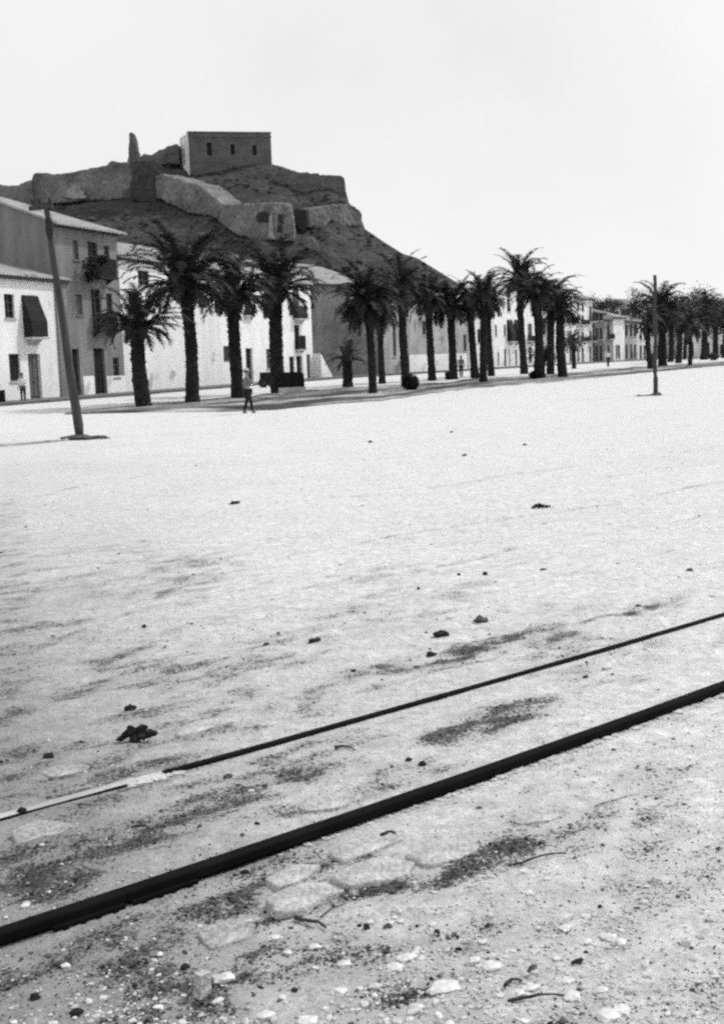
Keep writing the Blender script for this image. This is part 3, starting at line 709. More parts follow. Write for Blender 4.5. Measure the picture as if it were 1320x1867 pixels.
# keep / barracks block as a proper box with windows
Dk = crd(420)-6
def keep():
    a = P(346, 298, Dk); b_ = P(496, 298, Dk+5); d = b_-a; d.z = 0; L_ = d.length; d.normalize()
    A = Vector((a.x, a.y, a.z-3)); root = empty('fortress_barracks', A, atan2(d.y, d.x), 'flat topped stone barracks block with three windows crowning the hill', 'building')
    top = P(346, 241.5, Dk).z-A.z; W_ = 8.
    rects = []
    for x, y0, y1, w_ in ((381.5,260,284,8.5),(424,263,282,7.5),(464,265,283,7.5)):
        s_, z1 = local_sz(A, d, x, y0); _, z0 = local_sz(A, d, x, y1); rects.append((s_-w_*.5*Dk/F_PX, s_+w_*.5*Dk/F_PX, z0, z1))
    m = MB(); xs = sorted({0, L_, *[r[0] for r in rects], *[r[1] for r in rects]}); zs = sorted({0, top, *[r[2] for r in rects], *[r[3] for r in rects]})
    for x0, x1 in zip(xs, xs[1:]):
        for z0, z1 in zip(zs, zs[1:]):
            if any(r[0] < (x0+x1)/2 < r[1] and r[2] < (z0+z1)/2 < r[3] for r in rects): continue
            m.add([(x0,0,z0),(x1,0,z0),(x1,0,z1),(x0,0,z1)], [(0,1,2,3)])
    for (x0,x1,z0,z1) in rects: m.add([(x0,0,z0),(x1,0,z0),(x1,0,z1),(x0,0,z1),(x0,.6,z0),(x1,.6,z0),(x1,.6,z1),(x0,.6,z1)], [(0,4,5,1),(1,5,6,2),(2,6,7,3),(3,7,4,0)])
    m.add([(L_,0,0),(L_,W_,0),(L_,W_,top),(L_,0,top),(0,W_,0),(0,W_,top),(0,0,top)], [(0,1,2,3),(1,4,5,2),(3,2,5,6)])
    m.build('wall', 'fort_dark', root)
    for (x0,x1,z0,z1) in rects:
        m = MB(); m.box(x0-.05, x1+.05, .5, .56, z0-.05, z1+.05); m.build('window', 'glass_dark', root)
    m = MB(); m.box(-.15, L_+.15, -.2, -.003, top-1.15, top-.9); m.box(-.25, L_+.1, -.25, W_, top+.003, top+.3); m.build('cornice', 'fort_dark', root)
    # end wall running back-left, its sunlit look put into a paler colour
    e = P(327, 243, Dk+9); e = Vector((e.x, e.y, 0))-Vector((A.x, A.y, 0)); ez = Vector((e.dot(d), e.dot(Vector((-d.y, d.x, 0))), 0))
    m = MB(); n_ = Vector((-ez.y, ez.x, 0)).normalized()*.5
    m.prism([Vector((-.02, 0, 0)), ez, ez+Vector((0, 0, top+.1)), Vector((-.02, 0, top))], -n_); w2 = m.build('end_wall', 'fort_sunlit_end', root)
    m = MB(); k0, k1 = .45, .6
    m.prism([ez*k0+Vector((0,0,3.4))+n_*.05, ez*k1+Vector((0,0,3.4))+n_*.05, ez*k1+Vector((0,0,top*.7))+n_*.05, ez*k0+Vector((0,0,top*.7))+n_*.05], -n_*.08); m.build('window', 'grey_render', root)
keep()
T = 'fortress walls on the hill'
fort('ruined_tower', 'tapering ruined tower stump standing alone against the sky', 'ruin', [(233,300),(236,243),(239,240),(243,241),(247,252),(250,272),(254,284),(256,300)], 'fort_dark', None, 4, dep=crd(245)-2, rag=.8)
fort('ruined_wall', 'broken stepped wall between the ruined tower and the barracks', 'ruin', [(255,302),(256,286),(262,279),(272,282),(278,281),(286,277),(289,272),(298,271),(304,267),(308,264),(311,300)], 'fort_mid', None, 3, dep=crd(280)-2, rag=.8)
fort('ruined_turret', 'small dark square turret beside the barracks end wall', 'ruin', [(305,300),(305,265),(311,266),(314,263),(322,262),(327,264),(327,300)], 'fort_dark', None, 4, dep=crd(315)-5, rag=.5)
fort('curtain_wall', 'pale low curtain wall at the far left of the hill', 'fortress wall', [(-120,410),(-120,366),(-40,346),(0,335),(10,338),(30,338),(58,326),(64,380),(20,388)], 'fort_pale', (20,385), 7, rag=.5, group=T)
fort('curtain_wall', 'long mottled curtain wall climbing from the left bastion to the ruined tower', 'fortress wall',
     [(60,372),(60,319),(100,317),(130,314),(165,306),(195,300),(203,292),(212,296),(240,293),(262,293),(262,360),(200,364),(150,366),(110,370)], 'fort_mid', (70,370,258,360), 8, rag=.6, group=T,
     parts=[('patch', [(120,361),(125,357),(124,351),(131,347),(134,341),(140,339),(145,342),(149,340),(152,349),(158,352),(155,357),(163,359),(160,363),(140,364)], 'fort_patch', 1.8)])
fort('bastion', 'dark square bastion at the left end of the long curtain wall', 'fortress wall', [(58,390),(59,318),(66,315),(89,315),(95,318),(99,392)], 'fort_dark', (75,372), 10, rag=.4, group=T)
fort('bastion', 'dark rounded bastion below the ruined tower', 'fortress wall', [(238,364),(236,340),(240,320),(237,294),(262,291),(288,293),(284,312),(280,330),(288,352),(284,368),(262,370)], 'fort_bastion', (262,366), 9, rag=1.6, group=T)
fort('outer_wall', 'pale sloping outer wall running down from the dark bastion', 'fortress wall',
     [(283,362),(279,345),(284,320),(292,317),(315,323),(345,333),(362,337),(385,355),(405,372),(425,374),(432,400),(428,416),(405,402),(375,392),(340,388),(310,372),(296,364)], 'fort_pale', (292,364,424,414), 7, rag=1.3, group=T)
fort('outer_wall', 'long flat topped grey wall with two dark recesses mid hill', 'fortress wall',
     [(398,404),(402,385),(425,372),(470,370),(500,368),(500,437),(470,440),(430,428)], 'fort_pale', (415,420,498,438), 6, rag=.5, group=T,
     parts=[('recess', [(467,395),(472,388),(480,386),(488,388),(490,406),(478,404),(470,404)], 'fort_black', .8)])
fort('gate_tower', 'pale buttressed tower with narrow dark slits mid hill', 'fortress wall',
     [(489,440),(491,392),(497,373),(512,369),(530,374),(534,392),(538,440)], 'fort_pale', (512,438), 7, rag=.4, group=T,
     parts=[('slit', [(509,405),(509,393),(513,391),(516,394),(516,408)], 'fort_black', .9), ('slit', [(506,424),(508,411),(514,412),(515,424)], 'fort_black', .9),
            ('buttress', [(490,436),(492,398),(497,388),(500,430),(503,438)], 'fort_patch', 2.0)])
fort('archway_shade_block', 'tall black ruined opening right of the gate tower', 'ruin', [(534,400),(535,378),(550,380),(561,382),(561,400),(557,426),(546,420),(538,408)], 'fort_black', (548,424), 3, rag=.6)  # solid black block, the opening's shade is put into its colour
fort('upper_wall', 'dark notched wall at the right shoulder of the summit', 'fortress wall',
     [(500,330),(508,305),(530,309),(545,314),(560,316),(581,315),(583,319),(586,322),(590,321),(592,318),(610,319),(626,321),(628,330),(630,346),(636,368),(600,376),(545,360)], 'fort_dark', None, 8, dep=crd(600)-5, rag=.4, group=T)
fort('bastion', 'grey corner bastion standing out on the steep right slope', 'fortress wall',
     [(562,415),(562,378),(590,376),(612,372),(640,372),(658,384),(661,388),(662,414),(640,412),(600,418)], 'fort_mid', (564,416,655,413), 8, rag=.5, group=T)
fort('rock_outcrop', 'pale slab of bare rock below the gate tower', 'rock', [(556,452),(558,432),(568,430),(580,445),(584,458),(574,458)], 'fort_mid', (570,456), 3, rag=.8)
# pale walls and boulders at the hill foot, seen between the palm crowns
for i, (x, y, w_, h_, lab) in enumerate(((365,470,12,16,'pale boulder at the hill foot between the second and third palm crowns'),(395,488,16,20,'pale boulder right of the second palm crown'),
        (425,470,14,16,'pale rock just above the third palm crown'),(447,490,12,18,'pale rock between the third and fourth palm crowns'),(600,520,14,10,'low rock behind the roof of the dark warehouse'))):
    D = hill_depth(x, y+h_*.5); c = P(x, y, D-1); k = D/F_PX
    m = MB(); m.blob((0, 0, 0), (w_*k*.6, 1.5, h_*k*.6), i+5, 3, .3); o = m.build('boulder', 'fort_pale'); o.location = c; tag(o, lab, 'boulder', 'boulders at the hill foot')

# ================================================================== PALMS AND TREES
def palm(label, bx, by, tx, ty, rpx, wpx, seed, nf=84, leaf='palm_leaf', top=None, name='palm_tree', Y=None, group='palms along the promenade', taper=.8, skirt=.75):
    q_ = random.Random(seed)
    base = G(bx, by)
    if Y: base = P(bx, by, Y); base.z = zt(Y)
    Y = base.y; tp = P(tx, ty, Y); tp.x += 0; k = Y/F_PX; R = rpx*k*1.36; w_ = wpx*k
    root = empty(name, base, 0, label, 'palm', group)
    T_ = tp-base; H = T_.z
    # trunk with old leaf bases
    n = 14; rings = max(14, int(H/.16)); vs = []; fs = []
    bend = Vector((q_.uniform(-.2, .2), q_.uniform(-.2, .2), 0))
    ph = q_.uniform(0, 6)
    for i in range(rings+1):
        t_ = i/rings; c = T_*t_+bend*sin(pi*t_)*.6; c.z = H*t_
        r0 = w_*.45*(1+.22*math.exp(-t_*9)+(taper-1)*t_*.7+(.20*math.exp(-((t_-.97)/.07)**2)))
        r0 *= 1+.10*mnoise.noise(Vector((t_*7+seed, 0, 0)))*2
        for j in range(n):
            a = 2*pi*(j+.5*(i % 2))/n
            r = r0*(1+.13*((i+j) % 2)+q_.uniform(-.05, .05)+.09*mnoise.noise(Vector((cos(a)*1.5, sin(a)*1.5, t_*14+seed))))
            vs.append((c.x+cos(a)*r, c.y+sin(a)*r, c.z-(.05*((i+j) % 2)) - (.15 if i == 0 else 0)))
    for i in range(rings):
        for j in range(n): fs.append((i*n+j, i*n+(j+1) % n, (i+1)*n+(j+1) % n, (i+1)*n+j))
    fs.append(tuple(range(rings*n, rings*n+n)))
    m = MB(); m.add(vs, fs)
    for i in range(1, int(H/.13)):                 # cut leaf bases in rising spirals
        t_ = i*.13/H; c = T_*t_+bend*sin(pi*t_)*.6; c.z = H*t_; r1 = w_*.45*(1+.22*math.exp(-t_*9)+(taper-1)*t_*.7+(.20*math.exp(-((t_-.97)/.07)**2)))*.92
        for j in range(7):
            if q_.random() < .15: continue
            a = 2*pi*j/7+i*.45+q_.uniform(-.12, .12); o_ = Vector((cos(a), sin(a), 0)); sd_ = Vector((-sin(a), cos(a), 0))*r1*.30
            ln = q_.uniform(.02, .10)*(.6+.9*t_)*max(.8, w_/.5)
            p1_ = c+o_*r1; tip = c+o_*(r1+ln)+Vector((0, 0, ln*.9))
            m.add([p1_-sd_, p1_+sd_, tip+sd_*.45, tip-sd_*.45, p1_+Vector((0, 0, .13))+sd_*.5, p1_+Vector((0, 0, .13))-sd_*.5], [(0,1,2,3),(3,2,4,5),(0,3,5),(1,4,2)])
    m.build('trunk', 'palm_trunk', root)
    # crown of arching feather fronds
    m = MB(); C0 = T_.copy(); C0.z = H
    m.blob(C0+Vector((0, 0, .05*R)), (R*.24, R*.24, R*.24), seed, 2, .25)
    nf = int(nf*q_.uniform(.55, .95)); skirt = skirt*q_.uniform(.5, 1.5); asp = q_.uniform(.64, .84); tilt = Vector((q_.uniform(-.22, .22), q_.uniform(-.22, .22), 0)); wind = q_.uniform(-.35, .35)
    for i in range(nf):
        u = (i+.5)/nf
        el = radians(88-u**.9*(88+42*skirt)+q_.uniform(-9, 9)); az = i*2.39996+q_.uniform(-.5, .5)
        Lf = R*q_.uniform(.9, 1.16)*(asp+((1.26 if skirt < .3 else 1.12)-asp)*max(0, sin(el))); droop = q_.uniform(.6, 1.35)
        if q_.random() < .10: Lf *= q_.uniform(.55, .8)
        p_ = C0+Vector((cos(az)*w_*.25, sin(az)*w_*.25, 0)); pts = [p_]; ns = 11; e_ = el
        tw = q_.uniform(-.25, .25)
        for s_ in range(ns):
            e_ -= radians(droop*(1.2+s_*1.45))*(1 if e_ > -1.35 else 0); az2 = az+tw*s_/ns
            p_ = p_+(Vector((cos(az2)*cos(e_)+wind*.25, sin(az2)*cos(e_), sin(e_)))+tilt*.5)*Lf/ns; pts.append(p_)
        m.tube(pts, [.035*(1-.75*a/ns)*max(1, k*30) for a in range(ns+1)], 3)
        gap = q_.uniform(0, .14)
        NL = 30
        for s_ in range(NL):
            f_ = (s_+.7)/NL*.985; 
            if f_ < .1 or q_.random() < gap: continue
            x = f_*ns; a = min(int(x), ns-1); c = pts[a].lerp(pts[a+1], x-a); dr = (pts[a+1]-pts[a]).normalized()
            sd2 = dr.cross(Vector((0, 0, 1)))
            if sd2.length < .1: sd2 = Vector((-sin(az), cos(az), 0))
            sd2.normalize(); upn = sd2.cross(dr)
            ll = R*.18*min(1, f_*3.5, .28+(1-f_)*1.9)*q_.uniform(.75, 1.15)
            for sg in (-1, 1):
                dv = (sd2*sg*.78+dr*.75+upn*q_.uniform(-.05, .38)+Vector((0, 0, -.18))).normalized(); wv = dr*(R*.0205)
                e2 = c+dv*ll+Vector((0, 0, -ll*.12))
                m.add([c-wv, c+wv, e2+wv*.3, e2-wv*.3], [(0, 1, 2, 3)])
    m.build('crown', leaf, root)
    return root
palm('leftmost promenade palm, short with a thick leaning trunk', 263,743,250,600,66,29,1, skirt=.15, nf=78)
palm('second palm from the left, with the biggest blackest crown', 351,735,337,524,84,24,2, skirt=.15, nf=108)
palm('third palm from the left, in front of the black doorway', 436,727,425,545,70,24,3, skirt=.15, nf=86)
palm('fourth palm from the left, beside the black cabinet', 508,716,503,530,74,26,4, skirt=.15, nf=105)
palm('very short young palm in front of the dark warehouse wall', 634,706,632,656,36,19,5, skirt=.15, nf=40, leaf='palm_leaf_pale')
palm('slender palm whose foot stands furthest forward before the warehouse', 680,719,668,552,56,15,6, nf=113, leaf='palm_leaf')
palm('thin palm tucked behind the slender forward palm', 697,700,693,560,42,12,7, nf=70)
palm('palm rising straight behind the round clipped bush', 741,706,733,530,56,16,8, nf=89)
palm('straight palm left of the dark crate, before the white painted base', 788,694,780,548,44,14,9, nf=78)
palm('palm with the dark crate at its foot', 827,692,820,560,46,15,10, nf=81)
palm('palm just right of the man in the pale shirt', 866,690,856,556,42,14,11, nf=75)
palm('palm standing forward at the left of the bright white house', 881,698,882,540,42,14,12, nf=81)
palm('palm overlapping the left corner of the bright white house', 896,686,889,552,30,12,13, nf=67)
palm('tallest palm of the middle group, crown clear against the sky', 956,682,948,510,48,13,14, nf=70)
palm('thick palm right of the tallest, full dark crown', 981,691,977,540,44,17,15, nf=89)
palm('low young palm growing at the foot of the thick palm', 990,690,990,652,28,9,16, nf=35)
palm('palm set back right of the thick palm', 1003,684,1004,545,42,14,17, nf=75)
palm('last palm of the middle group with short broad trunk', 1026,689,1021,568,38,17,18, nf=72)
palm('small bushy palm leaning at the right of the middle group', 1046,672,1044,625,24,8,19, nf=35, leaf='palm_leaf_pale')
palm('big far palm whose crown overlaps the lone pole', 1207,668,1203,562,46,15,20, nf=94, leaf='palm_leaf')
palm('smaller far palm left of the lone pole', 1186,674,1180,590,30,10,21, nf=62, leaf='palm_leaf_pale')
palm('far palm with a short drooping crown right of the big far palm', 1236,662,1236,578,32,11,22, nf=72, leaf='palm_leaf_pale')
palm('far palm with pale stubby foot standing forward', 1257,668,1256,596,34,8,23, nf=72, leaf='palm_leaf_pale')
palm('far palm before the black arches', 1283,656,1284,566,32,12,24, nf=78)
palm('far palm nearest the right edge', 1304,652,1305,572,28,10,25, nf=67, leaf='palm_leaf_pale')
palm('far palm filling the gap behind the big far palm', 1222,660,1222,590,30,10,26, nf=62)
def tree(label, px, Y, zc_px, r, mat, seed, name='tree', group='round trees beyond the far houses'):
    p = P(px, 600, Y); z0 = zt(Y); c = P(px, zc_px, Y); root = empty(name, (p.x, p.y, z0), 0, label, 'tree', group); q_ = random.Random(seed)
    h_ = c.z-z0; m = MB(); m.tube([(0, 0, -.1), (.1, 0, h_*.5), (0, 0, h_)], [.25, .18, .08], 8, .1); m.build('trunk', 'palm_trunk', root)
    m = MB()
    for cl in range(40):
        cc = Vector((q_.gauss(0, .5), q_.gauss(0, .5), q_.gauss(0, .35)))*r+Vector((0, 0, h_))
        for k in range(70):
            v = cc+Vector((q_.gauss(0, 1), q_.gauss(0, 1), q_.gauss(0, 1)))*r*.2; a = q_.uniform(0, 6.28); s_ = r*.07
            e1 = Vector((cos(a), sin(a), q_.uniform(-.7, .7)))*s_; e2 = Vector((-sin(a), cos(a), q_.uniform(-.7, .7)))*s_*.6
            m.add([v-e1, v+e2, v+e1, v-e2], [(0, 1, 2, 3)])
    m.build('crown', mat, root)
tree('round dark tree top between the white and dark far houses', 1091, 215, 562, 2.3, 'hedge_leaf', 1)
tree('low flat tree top left of the light far roof', 1118, 226, 556, 1.7, 'hedge_leaf', 2)
tree('pale tree crown left of the big far palm', 1166, 215, 560, 2.6, 'scrub_pale', 3)
tree('dark bushy tree at the right edge of the far row', 1318, 178, 575, 3.2, 'hedge_leaf', 4)
tree('dense dark tree between the two short far palms', 1247, 176, 562, 2.9, 'hedge_leaf', 5)
def bush(label, px, py, rpx, seed, leaf='bush_leaf', hk=1., cat='bush', name='bush'):
    p = G(px, py); k = p.y/F_PX; r = rpx*k; root = empty(name, p, 0, label, cat); q_ = random.Random(seed)
    m = MB(); m.blob((0, 0, r*hk*.9), (r*.82, r*.82, r*hk*.85), seed, 3, .15)
    for i in range(1600):
        v = Vector((q_.gauss(0, 1), q_.gauss(0, 1), q_.gauss(0, 1))).normalized()*r*q_.uniform(.8, 1.05); v.z = v.z*hk+r*hk*.95
        if v.z < 0: v.z = q_.uniform(0, .1)
        a = q_.uniform(0, 6.28); s_ = r*.09; e1 = Vector((cos(a), sin(a), q_.uniform(-.7, .7)))*s_; e2 = Vector((-sin(a), cos(a), q_.uniform(-.7, .7)))*s_*.6
        m.add([v-e1, v+e2, v+e1, v-e2], [(0, 1, 2, 3)])
    m.build('foliage', leaf, root)
    m = MB(); m.tube([(0, 0, -.05), (0, 0, r*.8)], [r*.2, r*.15], 8); m.build('stem', 'palm_trunk', root)
bush('round black clipped bush at the foot of a promenade palm', 749, 713, 16, 1)
bush('low ragged shrub at the foot of the thick palm', 976, 692, 12, 2, 'bush_leaf', .7)
bush('small grey shrub between far house and lone pole', 1186, 662, 9, 4, 'hedge_leaf')
bush('grey shrub before the far arches', 1300, 657, 9, 5, 'hedge_leaf', .8)

# ================================================================== POLES
b0 = G(147, 801); tp = P(84, 372, b0.y); k = b0.y/F_PX
root = empty('utility_pole', b0, 0, 'thick leaning wooden pole in front of the grey house', 'utility pole')
T_ = tp-b0; pts = [T_*(i/16)+Vector((.008*sin(i*.9), 0, 0)) for i in range(17)]; pts[0] = pts[0]-Vector((0, 0, .2))
m = MB(); m.tube(pts, [k*(9.0-4.2*i/16) for i in range(17)], 12, .05); m.build('pole', 'pole_wood', root, True)
m = MB(); c = T_*.985; m.prism([c+Vector((-.42, .07, -.06)), c+Vector((.16, .07, -.02)), c+Vector((.16, .07, .08)), c+Vector((-.42, .07, .04))], (0, -.14, 0)); m.build('crossarm', 'pole_wood_dark', root)
for dx in (-.34, -.16, .1):
    m = MB(); m.tube([c+Vector((dx, 0, .05)), c+Vector((dx, 0, .12)), c+Vector((dx, 0, .13)), c+Vector((dx, 0, .2)), c+Vector((dx, 0, .24))], [.015, .015, .045, .04, .015], 10); m.build('insulator', 'iron', root)
m = MB(); c = T_*.90; m.blob(c+Vector((.03, -.09, 0)), (.10, .09, .28), 3, 2, .12); m.build('junction_box', 'iron', root)
m = MB(); m.blob((.15, -.02, .01), (.55, .3, .09), 2, 3, .3); tag(m.build('earth_mound', 'clod_grey', root))
b1 = G(1194, 721); t1 = P(1193, 504, b1.y); k = b1.y/F_PX; T_ = t1-b1
root = empty('utility_pole', b1, 0, 'slim straight wooden pole standing alone on the pale ground at right', 'utility pole')
m = MB(); pts = [T_*(i/14)+Vector((.02*sin(i*1.1), 0, 0)) for i in range(15)]; pts[0] = pts[0]-Vector((0, 0, .2))
m.tube(pts, [k*(4.3-1.3*i/14) for i in range(15)], 10, .05); m.build('pole', 'pole_wood', root, True)
m = MB(); m.box(T_.x-.05, T_.x+.05, -.06, .06, T_.z+.002, T_.z+.05); m.build('cap', 'pole_wood_dark', root)
m = MB(); m.blob((.05, -.02, .02), (.22, .2, .10), 4, 3, .3); m.blob((-.35, -.1, 0), (.28, .12, .05), 6, 2, .4); m.blob((-.68, -.22, 0), (.12, .07, .06), 7, 2, .4); m.build('earth_mound', 'clod_grey', root)  # mound at the foot; lumps trailing left shape the pole's cast shadow

# ================================================================== PEOPLE
def skin_mesh(name, joints, edges, rad, mat, parent, lv=2, rootj=0):
    me = bpy.data.meshes.new(name); me.from_pydata(joints, edges, []); me.materials.append(M[mat])
    o = bpy.data.objects.new(name, me); S.collection.objects.link(o); o.parent = parent
    md = o.modifiers.new('skin', 'SKIN'); md.use_smooth_shade = True
    sv = me.skin_vertices[0].data
    for i, r in enumerate(rad): sv[i].radius = (r, r) if not hasattr(r, '__len__') else r; sv[i].use_root = (i == rootj)
    sb_ = o.modifiers.new('sub', 'SUBSURF'); sb_.levels = lv; sb_.render_levels = lv
    return o
def person(label, px, py, height, face, pose, shirt, trouser, hat=None):
    base = G(px, py); root = empty('person', (base.x, base.y, base.z), face, label, 'person')
    h = height; st = pose.get('stride', 0.06); arm = pose.get('arm', 0.05)
    Lh, Rh = pose.get('handL', (-.27, arm, .47)), pose.get('handR', (.27, -arm, .47))
    # facing -Y in local space; units of height
    J = {'pelvis': (0,0,.52), 'chest': (0,0,.68), 'neckb': (0,0,.80), 'neck': (0,0,.855), 'head': (0,-.01,.90), 'crown': (0,-.005,.965),
         'lhip': (-.05,0,.50), 'lknee': (-.055,-st*.55-.012,.28), 'lank': (-.055,-st,.045), 'ltoe': (-.06,-st-.075,.018),
         'rhip': (.05,0,.50), 'rknee': (.055,st*.25-.02,.28), 'rank': (.055,st,.045), 'rtoe': (.06,st-.075,.018),
         'lsh': (-.105,0,.79), 'lel': (-.125,.01,.64), 'lwr': (Lh[0]*.55, Lh[1]-.02, .50 if Lh[2] < .6 else Lh[2]), 
         'rsh': (.105,0,.79), 'rel': (.125,.01,.64), 'rwr': (Rh[0]*.55, Rh[1]-.02, .50 if Rh[2] < .6 else Rh[2])}
    if 'lel' in pose: J['lel'] = pose['lel']
    if 'rel' in pose: J['rel'] = pose['rel']
    if 'lwr' in pose: J['lwr'] = pose['lwr']
    if 'rwr' in pose: J['rwr'] = pose['rwr']
    for s_, w_, e_ in (('l', 'lwr', 'lel'), ('r', 'rwr', 'rel')):
        W_ = Vector(J[w_]); dv = (W_-Vector(J[e_])).normalized(); J[s_+'palm'] = tuple(W_+dv*.03)
        sx = 1 if s_ == 'r' else -1
        for f in range(4):
            o1 = Vector((0, (f-1.5)*.011, 0)); ln = (.036, .042, .04, .032)[f]
            J['%sf%da' % (s_, f)] = tuple(W_+dv*.052+o1); J['%sf%db' % (s_, f)] = tuple(W_+dv*(.052+ln*.55)+o1+Vector((-sx*.004, 0, 0))); J['%sf%dc' % (s_, f)] = tuple(W_+dv*(.052+ln)+o1+Vector((-sx*.012, 0, 0)))
        J[s_+'tha'] = tuple(W_+dv*.018+Vector((0, -.016, 0))); J[s_+'thb'] = tuple(W_+dv*.042+Vector((-sx*.004, -.028, 0)))
    ks = list(J); V = [Vector(J[k_])*h for k_ in ks]; ix = {k_: i for i, k_ in enumerate(ks)}
    E = [('pelvis','chest'),('chest','neckb'),('neckb','neck'),('neck','head'),('head','crown'),('pelvis','lhip'),('lhip','lknee'),('lknee','lank'),('lank','ltoe'),
         ('pelvis','rhip'),('rhip','rknee'),('rknee','rank'),('rank','rtoe'),('neckb','lsh'),('lsh','lel'),('lel','lwr'),('lwr','lpalm'),('neckb','rsh'),('rsh','rel'),('rel','rwr'),('rwr','rpalm')]
    for s_ in 'lr':
        for f in range(4): E += [(s_+'palm', '%sf%da' % (s_, f)), ('%sf%da' % (s_, f), '%sf%db' % (s_, f)), ('%sf%db' % (s_, f), '%sf%dc' % (s_, f))]
        E += [(s_+'palm', s_+'tha'), (s_+'tha', s_+'thb')]
    rd = {'pelvis': (.075,.055), 'chest': (.082,.058), 'neckb': (.05,.045), 'neck': .03, 'head': (.045,.055), 'crown': (.036,.045), 'hip': .048, 'knee': .03, 'ank': .02, 'toe': (.02,.014), 'sh': .032, 'el': .023, 'wr': .015, 'palm': (.019,.011)}
    def rr(k_):
        if k_ in rd: v = rd[k_]
        elif k_[1:] in rd: v = rd[k_[1:]]
        else: v = .0055
        return tuple(a*h for a in v) if hasattr(v, '__len__') else v*h
    body = skin_mesh('body', V, [(ix[a], ix[b_]) for a, b_ in E], [rr(k_) for k_ in ks], 'skin', root)
    # shirt with sleeves, trousers, shoes
    def sub(name, keys, edges, mat, grow, extra=None):
        K = list(keys); VV = [Vector(J[a])*h if isinstance(a, str) else Vector(a[1])*h for a in K]
        R2 = []
        for a in K:
            v = rr(a) if isinstance(a, str) else a[2]*h
            R2.append(tuple(q*grow for q in v) if hasattr(v, '__len__') else v*grow)
        return skin_mesh(name, VV, edges, R2, mat, root)
    J['waist'] = (0, 0, .545); rd['waist'] = (.078, .06)
    sub('shirt', ['waist','chest','neckb','lsh','lel','rsh','rel', ('x', tuple(Vector(J['lel']).lerp(Vector(J['lwr']), .8)), .021), ('x', tuple(Vector(J['rel']).lerp(Vector(J['rwr']), .8)), .021)],
        [(0,1),(1,2),(2,3),(3,4),(2,5),(5,6),(4,7),(6,8)], shirt, 1.16)
    J['cuffl'] = tuple(Vector(J['lank'])+Vector((0, 0, .012))); J['cuffr'] = tuple(Vector(J['rank'])+Vector((0, 0, .012))); rd['cuffl'] = rd['cuffr'] = .028
    sub('trousers', ['pelvis','lhip','lknee','cuffl','rhip','rknee','cuffr'], [(0,1),(1,2),(2,3),(0,4),(4,5),(5,6)], trouser, 1.3)
    for s_ in 'lr':
        sub('shoe', [s_+'ank', s_+'toe', ('x', tuple(Vector(J[s_+'ank'])+Vector((0, .02, -.025))), .02)], [(0,1),(0,2)], 'black_paint', 1.18)
    m = MB(); hc = Vector((0, .004, .935))*h
    m.blob(hc+Vector((0, .006, .014))*h, (.052*h, .058*h, .05*h), 3, 2, .06); m.build('hair', 'hair', root, True)
    m = MB(); m.blob(Vector((0, -.062, .90))*h, (.008*h, .012*h, .014*h), 1, 1, .05)
    for sx in (-1, 1): m.blob(Vector((sx*.050, -.002, .905))*h, (.006*h, .01*h, .016*h), 1, 1, .05)
    m.build('face', 'skin', body, True)
    m = MB()
    for sx in (-1, 1): m.blob(Vector((sx*.018, -.056, .918))*h, (.007*h, .005*h, .004*h), 1, 1, 0)
    m.blob(Vector((0, -.056, .877))*h, (.014*h, .005*h, .003*h), 1, 1, 0); m.build('eyes_and_mouth', 'hair', body)
    if hat:
        m = MB(); z = .952*h; m.tube([(0, 0, z), (0, 0, z+.006*h)], [.10*h, .095*h], 20); m.tube([(0, 0, z), (0, 0, z+.03*h), (0, 0, z+.055*h)], [.058*h, .055*h, .04*h], 16); m.build('hat', hat, root, True)
    return root
person('man in hat and pale shirt walking across the open ground before the third palm', 453, 754, 1.62, 1.9, {'stride': .085, 'lel': (-.15,-.05,.66), 'lwr': (-.05,-.14,.66), 'rel': (.15,.06,.66), 'rwr': (.17,.02,.54)}, 'cloth_grey', 'cloth_dark', 'straw')
person('man in white shirt standing before the whitewashed house at the left edge', 44, 735, 1.72, .4, {'stride': .04, 'rel': (.16,.0,.67), 'rwr': (.07,-.09,.66)}, 'cloth_white', 'cloth_mid')
person('man in pale grey shirt and dark trousers between two palm trunks', 841, 688, 1.75, 3.3, {'stride': .05}, 'cloth_grey', 'cloth_dark')
person('person in a loose white shirt standing in the far street', 1108, 669, 1.7, .2, {'stride': .05, 'lel': (-.17,.0,.67), 'rel': (.17,.0,.67), 'rwr': (.1,-.1,.62), 'lwr': (-.1,-.1,.62)}, 'cloth_white', 'cloth_dark')

# ================================================================== STREET THINGS
p0 = G(511, 717); k = p0.y/F_PX; Lb = 46*k
root = empty('cabinet', p0+Vector((0, 0, .03)), .12, 'black block shaped cabinet on a pale plinth beside the fourth palm', 'cabinet')
hb_ = 27*k
m = MB(); m.prism([(0, 0, .3), (Lb*.98, 0, .3), (Lb*.96, 0, .3+hb_*.9), (Lb*.84, 0, .3+hb_), (.1, 0, .3+hb_), (0, 0, .3+hb_*.95)], (0, 1.1, 0)); m.build('body', 'black_paint', root)
m = MB(); m.box(-.05, Lb*1.02, -.12, 1.2, -.2, .296); m.build('plinth', 'stone_trim', root)
m = MB()
for q in (.33, .66): m.box(Lb*q-.03, Lb*q+.03, -.03, -.002, .34, .3+hb_*.86)
m.build('batten', 'iron', root)
p0 = G(476, 707); k = p0.y/F_PX
root = empty('handcart', p0, .15, 'dark low handcart standing between the third and fourth palms', 'cart')
m = MB(); m.box(0, 26*k, 0, .8, .45, .45+16*k); m.box(-.05, 26*k+.05, -.05, .85, .4, .46); m.build('body', 'cloth_dark', root)
